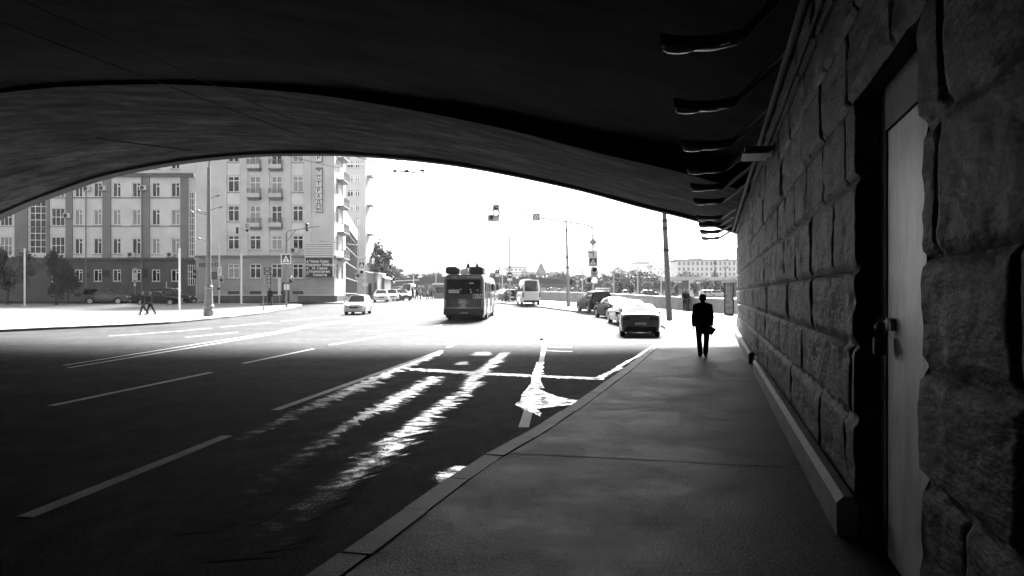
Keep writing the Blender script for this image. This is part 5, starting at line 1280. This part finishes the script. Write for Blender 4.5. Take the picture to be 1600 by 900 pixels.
# --- trolleybus
def trolleybus():
    Yr = 51.0; hd = 2.2
    c = Vector(((XX(692.5, Yr) + XX(757, Yr)) / 2, Yr, rise(Yr + 3)))
    t = thing('trolleybus', 'dark backed trolleybus with number 8174 driving away in the middle of the road', 'trolleybus', c, -math.radians(hd))
    w = 1.3; L = 11.8; H = 2.98; zb = .34
    body = M('bus_paint', .09, .4, .05, var=.1, coat=.4); body_sunlit = M('bus_side_sunlit_paint', .55, .4, var=.06, coat=.4)
    # hull: side profile swept with rounded corners, rear in its dark paint, sides coloured pale for sunlight
    prof = [(-w + .04, zb), (w - .04, zb), (w, zb + .1), (w, H - .35), (w - .1, H - .1), (w - .35, H), (-w + .35, H), (-w + .1, H - .1), (-w, H - .35), (-w, zb + .1)]
    ys = [0, .05, .18, .6, L - .6, L - .15, L]; ins = [.12, .05, 0, 0, 0, .05, .18]
    mb = MB(); n = len(prof); vs = []
    for y, i in zip(ys, ins): vs += [(x * (1 - i / w), y + (.0 if y > 1 else max(0, (z - 1.6)) * .07), z - (i * .5 if z > 2.5 else 0)) for x, z in prof]
    for k in range(len(ys) - 1):
        for i in range(n): mb.add([], [])
    fs = []; 
    mb.add(vs, [(k * n + i, k * n + (i + 1) % n, (k + 1) * n + (i + 1) % n, (k + 1) * n + i) for k in range(2) for i in range(n)] + [tuple(range(n))], 0)
    mb.add(vs, [(k * n + i, k * n + (i + 1) % n, (k + 1) * n + (i + 1) % n, (k + 1) * n + i) for k in range(2, len(ys) - 1) for i in range(n)] + [tuple(range((len(ys) - 1) * n, len(ys) * n))], 1)
    mb.build('body', [body, body_sunlit], t, smooth=30)
    yz = lambda z: max(0, z - 1.6) * .07
    mb = MB(); z0, z1 = 1.72, 2.62; mb.prism([(-1.08, yz(z0) - .012, z0), (1.08, yz(z0) - .012, z0), (1.08, yz(z1) - .012, z1), (-1.08, yz(z1) - .012, z1)], (0, .03, 0)); win = mb.build('rear_window', carglass, t)
    mb = MB(); mb.box((-.98, yz(z0) - .04, 1.76), (-.3, yz(z0) - .014, 1.98)); rt = mb.build('route_board', white, win)
    text('Б  САДОВОЕ', .13, (-.64, yz(z0) - .045, 1.87), black, rt)
    mb = MB(); mb.box((.35, yz(2.4) - .022, 2.36), (.62, yz(2.4) - .014, 2.42)); mb.build('sticker', white, win)
    mb = MB()
    for x, z in ((.42, 1.98), (.47, 1.82), (.86, 1.95), (-.2, 2.0)): mb.ball((x, yz(z) - .016, z), (.045, .006, .05), 8)
    mb.build('sticker', white, win)
    mb = MB(); mb.box((.58, -.014, 1.42), (1.2, .03, 1.70)); pl_ = mb.build('number_panel', white, t); text('8174', .29, (.89, -.02, 1.55), black, pl_, 'digits', .008)
    mb = MB(); mb.box((-1.1, yz(2.75) - .02, 2.68), (1.1, yz(2.75) + .02, 2.86)); hd_ = mb.build('header_panel', M('bus_header', .16), t)
    text('МОСГОРТРАНС', .11, (.62, yz(2.75) - .028, 2.77), white, hd_); text('⟡ 280', .12, (-.62, yz(2.75) - .028, 2.77), white, hd_)
    # generic pale decal patch on the back panel
    mb = MB(); pts = [(-.06 + .26 * (1 + .35 * math.sin(5 * a + .6) + .12 * math.sin(11 * a)) * math.cos(a), -.018, 1.08 + .36 * (1 + .28 * math.sin(3 * a)) * math.sin(a)) for a in [2 * PI * i / 48 for i in range(48)]]
    mb.prism(pts, (0, .004, 0)); mb.build('rear_decal', M('decal_print', .4, .5, var=.9, scale=4), t)
    mb = MB(); mb.box((-1.29, -.05, .78), (1.29, .05, .84)); mb.build('bumper_trim', chrome, t)
    mb = MB(); mb.rbox((-1.3, -.09, .36), (1.3, .1, .775), .04); bm_ = mb.build('rear_bumper', M('bus_bumper', .05, .5), t)
    mb = MB(); mb.box((-.26, -.1, .45), (.26, -.092, .56)); mb.build('number_plate', M('plate_shadow', .3), bm_)
    mb = MB(); mb.box((-.85, -.012, .86), (.85, -.003, 1.35)); mb.build('engine_flap', M('bus_flap', .11, .45), t)
    for s in (-1, 1):
        mb = MB(); mb.rbox((s * 1.16 - .1, -.02, .9), (s * 1.16 + .1, .06, 1.4), .02); tl = mb.build('tail_lamp', black, t)
        for z in (.98, 1.12, 1.26):
            mb = MB(); mb.disc((s * 1.16, -.028, z), .045, (0, .01, 0), 12); mb.build('lens', headl, tl)
    # sides
    for s in (-1, 1):
        x = s * (w + .004)
        for i in range(8):
            if s > 0 and i in (1, 4, 7): continue
            y0 = .55 + i * 1.38; mb = MB(); mb.box((min(x, x + s * .012), y0, 1.42), (max(x, x + s * .012), y0 + 1.26, 2.5)); mb.build('side_window', carglass, t)
        if s > 0:
            for y0 in (1.93, 6.07, 10.2):
                mb = MB(); mb.box((x, y0 + .05, .42), (x + .02, y0 + 1.22, 2.52)); dd = mb.build('door', M('bus_side_sunlit_paint', .55), t)
                for q in (0, 1): mb = MB(); mb.box((x + .022, y0 + .12 + q * .58, .9), (x + .03, y0 + .55 + q * .58, 2.42)); mb.build('pane', carglass, dd)
        for y in (2.6, 9.2):
            wheel(t, s * 1.2, y, .48, .28)
    mb = MB(); mb.box((-1.2, .3, .18), (1.2, 11.2, .335)); mb.build('underframe', black, t)
    # roof equipment
    mb = MB(); mb.rbox((-1.24, .3, H + .02), (-.32, 2.6, H + .5), .1); mb.build('roof_box', black, t)
    mb = MB(); mb.rbox((.3, .3, H + .02), (1.24, 2.6, H + .5), .08); mb.build('roof_box', black, t)
    mb = MB(); mb.prism([(-.3, .5, H + .02), (.28, .5, H + .02), (.2, .5, H + .42), (-.2, .5, H + .3)], (0, 1.6, 0)); mb.build('roof_hatch', palemetal, t)
    mb = MB(); mb.rbox((-1.1, 3.0, H + .01), (1.1, 8.5, H + .35), .12); mb.build('roof_cover', body_sunlit, t)
    for x in (.16, .72):
        mb = MB(); mb.lathe([(.16, H + .4), (.1, H + .62), (.05, H + .72)], (x, 1.6 if x > .5 else 1.2, 0), 10); mb.tube([(x, 1.4, H + .6), (x - .02, .6, H + .95), (x - .04, .4, H + 1.15)], .03, 6); mb.build('pole_base', iron, t)
        mb = MB(); mb.tube([(x, 3.4, H + .36), (x - .4, -1.2 + 1.0, H + 2.2), (x - .9, -1.6, H + 3.0)], .018, 5); mb.build('trolley_pole', steel, t)
    for s in (-1, 1):
        mb = MB(); mb.rbox((s * 1.5 - .1, 11.6, 2.0), (s * 1.5 + .1, 11.7, 2.5), .03); mb.tube([(s * 1.25, 11.4, 2.75), (s * 1.5, 11.65, 2.5)], .02, 6); mb.build('mirror', black, t)
trolleybus()
# ------------------------------------------------------------------ people
def remeshed(parts, voxel, name, mat, parent, smooth_it=4):
    """parts: list of capsules (p,q,rp,rq,flat) merged into one continuous skin"""
    mb = MB()
    for p, q, a, b, fl in parts:
        p = Vector(p); q = Vector(q); d = (q - p); ln = d.length
        n = 7
        for i in range(n):
            t = i / (n - 1); r = a + (b - a) * t
            mb.ball(p + d * t, (r * fl[0], r * fl[1], r * (fl[2] if len(fl) > 2 else 1)), 12)
    me = mb.mesh('tmp', mat); o = bpy.data.objects.new('tmp', me); COL.objects.link(o)
    m1 = o.modifiers.new('r', 'REMESH'); m1.mode = 'VOXEL'; m1.voxel_size = voxel
    m2 = o.modifiers.new('s', 'SMOOTH'); m2.iterations = smooth_it; m2.factor = .5
    bpy.context.view_layer.update()
    out = bpy.data.meshes.new_from_object(o.evaluated_get(bpy.context.evaluated_depsgraph_get()))
    bpy.data.objects.remove(o); out.materials.clear(); out.materials.append(mat); out.name = name; out.shade_smooth()
    return link(name, out, parent)
R1 = (1, 1)
def person(label, loc, rz, H=1.76, legs=((.0, .0), (.0, .0)), arms=((.0, .0), (.0, .0)), top_m=None, leg_m=None, hair_m=None, vox=.02, cap=False, fingers=False, coat=.0, bend=0, group=None, hand_item=None, stance=0.0):
    """faces +y before rotation; legs: (swing of thigh, knee bend) per side left,right in radians forward; arms: (swing, elbow bend)"""
    t = thing('person', label, 'person', loc, rz, group); s = H / 1.76; t.scale = (s, s, s)
    top_m = top_m or cloth; leg_m = leg_m or cloth2
    body = []; jac = []; tro = []; shoe = []
    hipz = .92
    def rot(v, a): return Vector((v[0], v[1] * math.cos(a) - v[2] * math.sin(a), v[1] * math.sin(a) + v[2] * math.cos(a)))
    low = 9
    J = {}
    for sd, (sw_, kn) in zip((-1, 1), legs):
        hp = Vector((sd * .095, 0, hipz)); kn_ = hp + Vector((sd * (.01 - stance * .5), .44 * math.sin(sw_), -.44 * math.cos(sw_))); a2 = sw_ - kn
        an = kn_ + Vector((sd * (.005 - stance), .42 * math.sin(a2), -.42 * math.cos(a2))); J[sd] = (hp, kn_, an, a2); low = min(low, an.z - .075)
    for sd in (-1, 1):
        J[sd] = tuple(v - Vector((0, 0, low)) if isinstance(v, Vector) else v for v in J[sd])
    hipz -= low
    for sd in (-1, 1):
        hp, kn_, an, a2 = J[sd]
        body += [(hp, kn_, .085, .055, R1), (kn_, an, .054, .036, R1)]
        tro += [(hp, kn_, .108, .079, R1), (kn_, an + Vector((0, 0, .02)), .077, .066, R1)]
        toe = an + Vector((sd * .02, .17 * math.cos(max(a2 * .5, -.9)), -.045 + (.17 * math.sin(a2 * .5) if a2 < -.2 else 0)))
        heel = an + Vector((0, -.04, -.035)); shoe += [(heel, toe, .045, .04, (1, 1, .85)), (an, heel, .045, .042, R1)]
        body += [(an, toe, .035, .03, R1)]
    pel = Vector((0, 0, hipz + .03)); ch = Vector((0, .04 * bend, hipz + .36)); nk = Vector((0, .02 + .06 * bend, hipz + .56)); hd_ = Vector((0, .04 + .09 * bend, hipz + .69))
    body += [(pel, ch, .125, .14, (1.1, .72)), (ch, nk - Vector((0, 0, .08)), .14, .1, (1.2, .7)), (nk - Vector((0, 0, .06)), hd_, .058, .05, R1), (hd_ - Vector((0, 0, .02)), hd_ + Vector((0, 0, .045)), .082, .092, (.88, 1.02))]
    fx = hd_ + Vector((0, .09, .01)); body += [(fx, fx + Vector((0, .018, -.02)), .012, .016, R1), (hd_ + Vector((0, .06, -.075)), hd_ + Vector((0, .075, -.08)), .035, .03, R1)]
    for sd in (-1, 1): body += [(hd_ + Vector((sd * .083, .0, .0)), hd_ + Vector((sd * .086, -.01, .03)), .014, .016, (.5, 1))]
    tro += [(pel + Vector((0, 0, .02)), pel - Vector((0, 0, .06)), .14, .13, (1.12, .85))]
    jac += [(pel - Vector((0, 0, .10 + coat)), pel + Vector((0, 0, .1)), .155 + coat * .1, .15, (1.12, .82)), (pel + Vector((0, 0, .1)), ch, .15, .165, (1.12, .78)), (ch, nk - Vector((0, 0, .09)), .165, .115, (1.2, .74)), (nk - Vector((0, 0, .05)), nk + Vector((0, 0, .01)), .068, .066, R1)]
    hands = []
    for sd in (-1, 1): jac += [(nk + Vector((sd * .05, 0, -.02)), nk + Vector((sd * .17, -.005, -.075)), .062, .078, R1)]
    jac += [(pel - Vector((0, 0, .10 + coat)), pel - Vector((0, 0, .06)), .17, .17, (1.15, .85, .5))]
    for sd, (sw_, eb) in zip((-1, 1), arms):
        sh_ = nk + Vector((sd * .185, -.01, -.085)); a1 = sw_; el = sh_ + Vector((sd * .035, .29 * math.sin(a1), -.29 * math.cos(a1))); a2 = a1 + eb
        wr_ = el + Vector((sd * .015 - sd * .04 * math.sin(max(0, eb)), .25 * math.sin(a2), -.25 * math.cos(a2))); hdn = (wr_ - el).normalized()
        body += [(sh_, el, .052, .042, R1), (el, wr_, .042, .028, R1), (wr_, wr_ + hdn * .085, .03, .034, (.62, 1.05))]
        if fingers:
            for k in range(4):
                b0 = wr_ + hdn * .085 + Vector((0, (k - 1.5) * .021, 0)); l = (.068, .078, .074, .058)[3 - k]
                m_ = b0 + hdn * l * .55 + Vector((-sd * .012, 0, 0)); body += [(b0 - hdn * .02, m_, .0095, .009, R1), (m_, m_ + hdn * l * .45 + Vector((-sd * .022, 0, 0)), .009, .008, R1)]
            th = wr_ + hdn * .03 + Vector((0, .03, 0)); body += [(th, th + hdn * .045 + Vector((-sd * .012, .022, 0)), .012, .0105, R1), (th + hdn * .045 + Vector((-sd * .012, .022, 0)), th + hdn * .075 + Vector((-sd * .022, .022, 0)), .0105, .009, R1)]
        else:
            body += [(wr_ + hdn * .08, wr_ + hdn * .15 + Vector((-sd * .02, 0, 0)), .03, .02, (.6, 1))]
        jac += [(sh_ - Vector((sd * .02, 0, 0)), el, .078, .064, R1), (el, wr_ - hdn * .015, .063, .046, R1)]
        hands.append((wr_, hdn))
    remeshed(body, vox * (.45 if fingers else .7), 'body', skin, t, 3)
    remeshed(jac, vox, 'jacket', top_m, t); remeshed(tro, vox, 'trousers', leg_m, t); remeshed(shoe, vox * .7, 'shoes', cloth, t)
    hr = [(hd_ + Vector((0, -.025, .055)), hd_ + Vector((0, -.01, .065)), .09, .092, (.98, 1.02, .9)), (hd_ + Vector((0, -.045, -.02)), hd_ + Vector((0, -.04, .03)), .07, .085, (1.1, .8))]
    if cap: hr += [(hd_ + Vector((0, .05, .075)), hd_ + Vector((0, .13, .06)), .05, .04, (1.5, 1, .3))]
    remeshed(hr, vox * .7, 'cap' if cap else 'hair', hair_m or hairm, t)
    t_hands = [(Vector(a), b) for a, b in hands]
    return t, t_hands
man, mh = person('man in a black jacket and dark trousers walking away along the pavement', G(1098, 557, .13), -math.radians(11), 1.78, ((.10, .16), (-.16, .2)), ((-.06, .16), (.10, .22)), vox=.016, fingers=True, stance=.035, coat=.04)
wr_, hd_ = mh[1]
man.scale.x *= 1.13; man.scale.y *= 1.06
fo = thing('folder', 'small dark folder held in the right hand of the walking man', 'folder', (0, 0, 0))
bpy.context.view_layer.update()
fo.matrix_world = man.matrix_world @ Matrix.Translation(wr_ + hd_ * .15) @ Matrix.Rotation(.55, 4, 'Y') @ Matrix.Rotation(.2, 4, 'X')
mb = MB(); mb.rbox((-.08, -.012, -.13), (.08, .012, .09), .004); mb.build('cover', cloth, fo); mb = MB(); mb.box((-.074, -.009, -.134), (.078, .009, -.1305)); mb.build('pages', clothw, fo)
person('person in dark clothes, left one of the couple walking arm in arm on the square', G(223.5, 492, .13), math.radians(140), 1.74, ((.35, .05), (-.38, .25)), ((.1, .2), (-.1, .3)), group='couple on the square')
person('person in dark clothes, right one of the couple walking arm in arm on the square', G(235, 492, .13), math.radians(136), 1.68, ((-.3, .2), (.3, .05)), ((.2, .5), (-.2, .2)), group='couple on the square', coat=.08)
person('person in a long black coat standing by the traffic light before the corner block', G(422, 477, .13), math.radians(20), 1.72, ((.08, .0), (-.1, .05)), ((.1, .3), (.1, .3)), coat=.25)
person('person in black with a pale collar standing at the parapet', G(1070.5, 487.5, .13), math.radians(150), 1.78, ((.05, 0), (-.05, 0)), ((.3, .8), (.5, 1.0)))
person('person standing close behind the one with the pale collar, carrying a bag', G(1075.5, 485.6, .13), math.radians(100), 1.70, ((.1, 0), (-.1, .1)), ((.2, .5), (.3, .7)), top_m=cloth2)
for px, H, lab, tm in ((645, 1.7, 'dark clothed person far off beside the side street van', cloth), (657, 1.75, 'pale shirted person far off before the shrub bank', clothw), (668, 1.68, 'second pale shirted person far off, nearer the bus', clothw), (675, 1.72, 'dark person far off left of the kiosk', cloth), (651, 1.66, 'short dark person far off between two pale ones', cloth2)):
    person(lab, at(px, 118), random.uniform(0, 6), H, ((.15, 0), (-.15, .1)), ((.1, .2), (-.1, .2)), top_m=tm, vox=.04, group='people far off before the shrubs')
# small things on the road
dr = thing('drain_grate', 'dark slotted drain grate in the gutter by the nearest saloon', 'drain', G(1012, 537, 0))
mb = MB(); 
for i in range(7): mb.box((-.42 + i * .12, -.2, .003), (-.36 + i * .12, .2, .012))
mb.box((-.46, -.24, .003), (.46, -.2, .014)); mb.box((-.46, .2, .003), (.46, .24, .014)); mb.build('grate', iron, dr)
lit = thing('road_litter', 'small black scrap lying on the bright road near the edge line', 'litter', G(846.5, 531.5, 0))
mb = MB(); mb.add([(-.1, -.08, .01), (.1, -.06, .02), (.09, .09, .07), (-.08, .07, .05), (0, 0, .1)], [(0, 1, 4), (1, 2, 4), (2, 3, 4), (3, 0, 4), (3, 2, 1, 0)]); mb.build('scrap', black, lit)

HAZE = 0.00016
if HAZE:
    mb = MB(); mb.box((-640, -150, -1), (640, 620, 46)); hz_ = mb.build('haze', [], None)
    hm = bpy.data.materials.new('haze_air'); hm.use_nodes = True; hn = hm.node_tree; hn.nodes.remove(hn.nodes['Principled BSDF'])
    pv = hn.nodes.new('ShaderNodeVolumePrincipled'); pv.inputs['Color'].default_value = (.9, .9, .9, 1); pv.inputs['Density'].default_value = HAZE; pv.inputs['Anisotropy'].default_value = .2
    hn.links.new(pv.outputs[0], hn.nodes['Material Output'].inputs['Volume']); hz_.data.materials.append(hm); struct(hz_, 'stuff'); tag(hz_, 'pale haze in the air over the street', 'haze')
# ------------------------------------------------------------------ camera, sky, sun
cam = bpy.data.cameras.new('camera'); co = bpy.data.objects.new('camera', cam); COL.objects.link(co)
co.location = (0, 0, CZ); co.rotation_euler = (PI / 2, 0, 0); cam.sensor_width = 36; cam.lens = 36 * F / 1600; cam.shift_y = (HY - 450) / 1600; cam.clip_end = 9000; cam.clip_start = .05
SC.camera = co
SUN_AZ, SUN_EL = 9.0, 37.0
w = bpy.data.worlds.new('World'); SC.world = w; w.use_nodes = True; nt = w.node_tree
bg = nt.nodes['Background']; sky = nt.nodes.new('ShaderNodeTexSky'); sky.sky_type = 'NISHITA'; sky.sun_disc = False
sky.sun_elevation = math.radians(SUN_EL); sky.sun_rotation = math.radians(SUN_AZ); sky.dust_density = 3.0; sky.air_density = 1.0
bw = nt.nodes.new('ShaderNodeRGBToBW'); nt.links.new(sky.outputs[0], bw.inputs[0]); nt.links.new(bw.outputs[0], bg.inputs['Color']); bg.inputs['Strength'].default_value = .05
sl = bpy.data.lights.new('sun', 'SUN'); sl.energy = 5.0; sl.angle = math.radians(20); so = bpy.data.objects.new('sun', sl); COL.objects.link(so)
d = Vector((math.sin(math.radians(SUN_AZ)) * math.cos(math.radians(SUN_EL)), math.cos(math.radians(SUN_AZ)) * math.cos(math.radians(SUN_EL)), math.sin(math.radians(SUN_EL))))
so.rotation_euler = d.to_track_quat('Z', 'Y').to_euler(); so.location = (20, 60, 60)
SC.view_settings.view_transform = 'Standard'; SC.view_settings.look = 'None'; SC.view_settings.gamma = 1; SC.view_settings.exposure = 2.9; SC.view_settings.use_curve_mapping = False
SC.cycles.max_bounces = 6; SC.cycles.diffuse_bounces = 3; SC.cycles.use_denoising = True
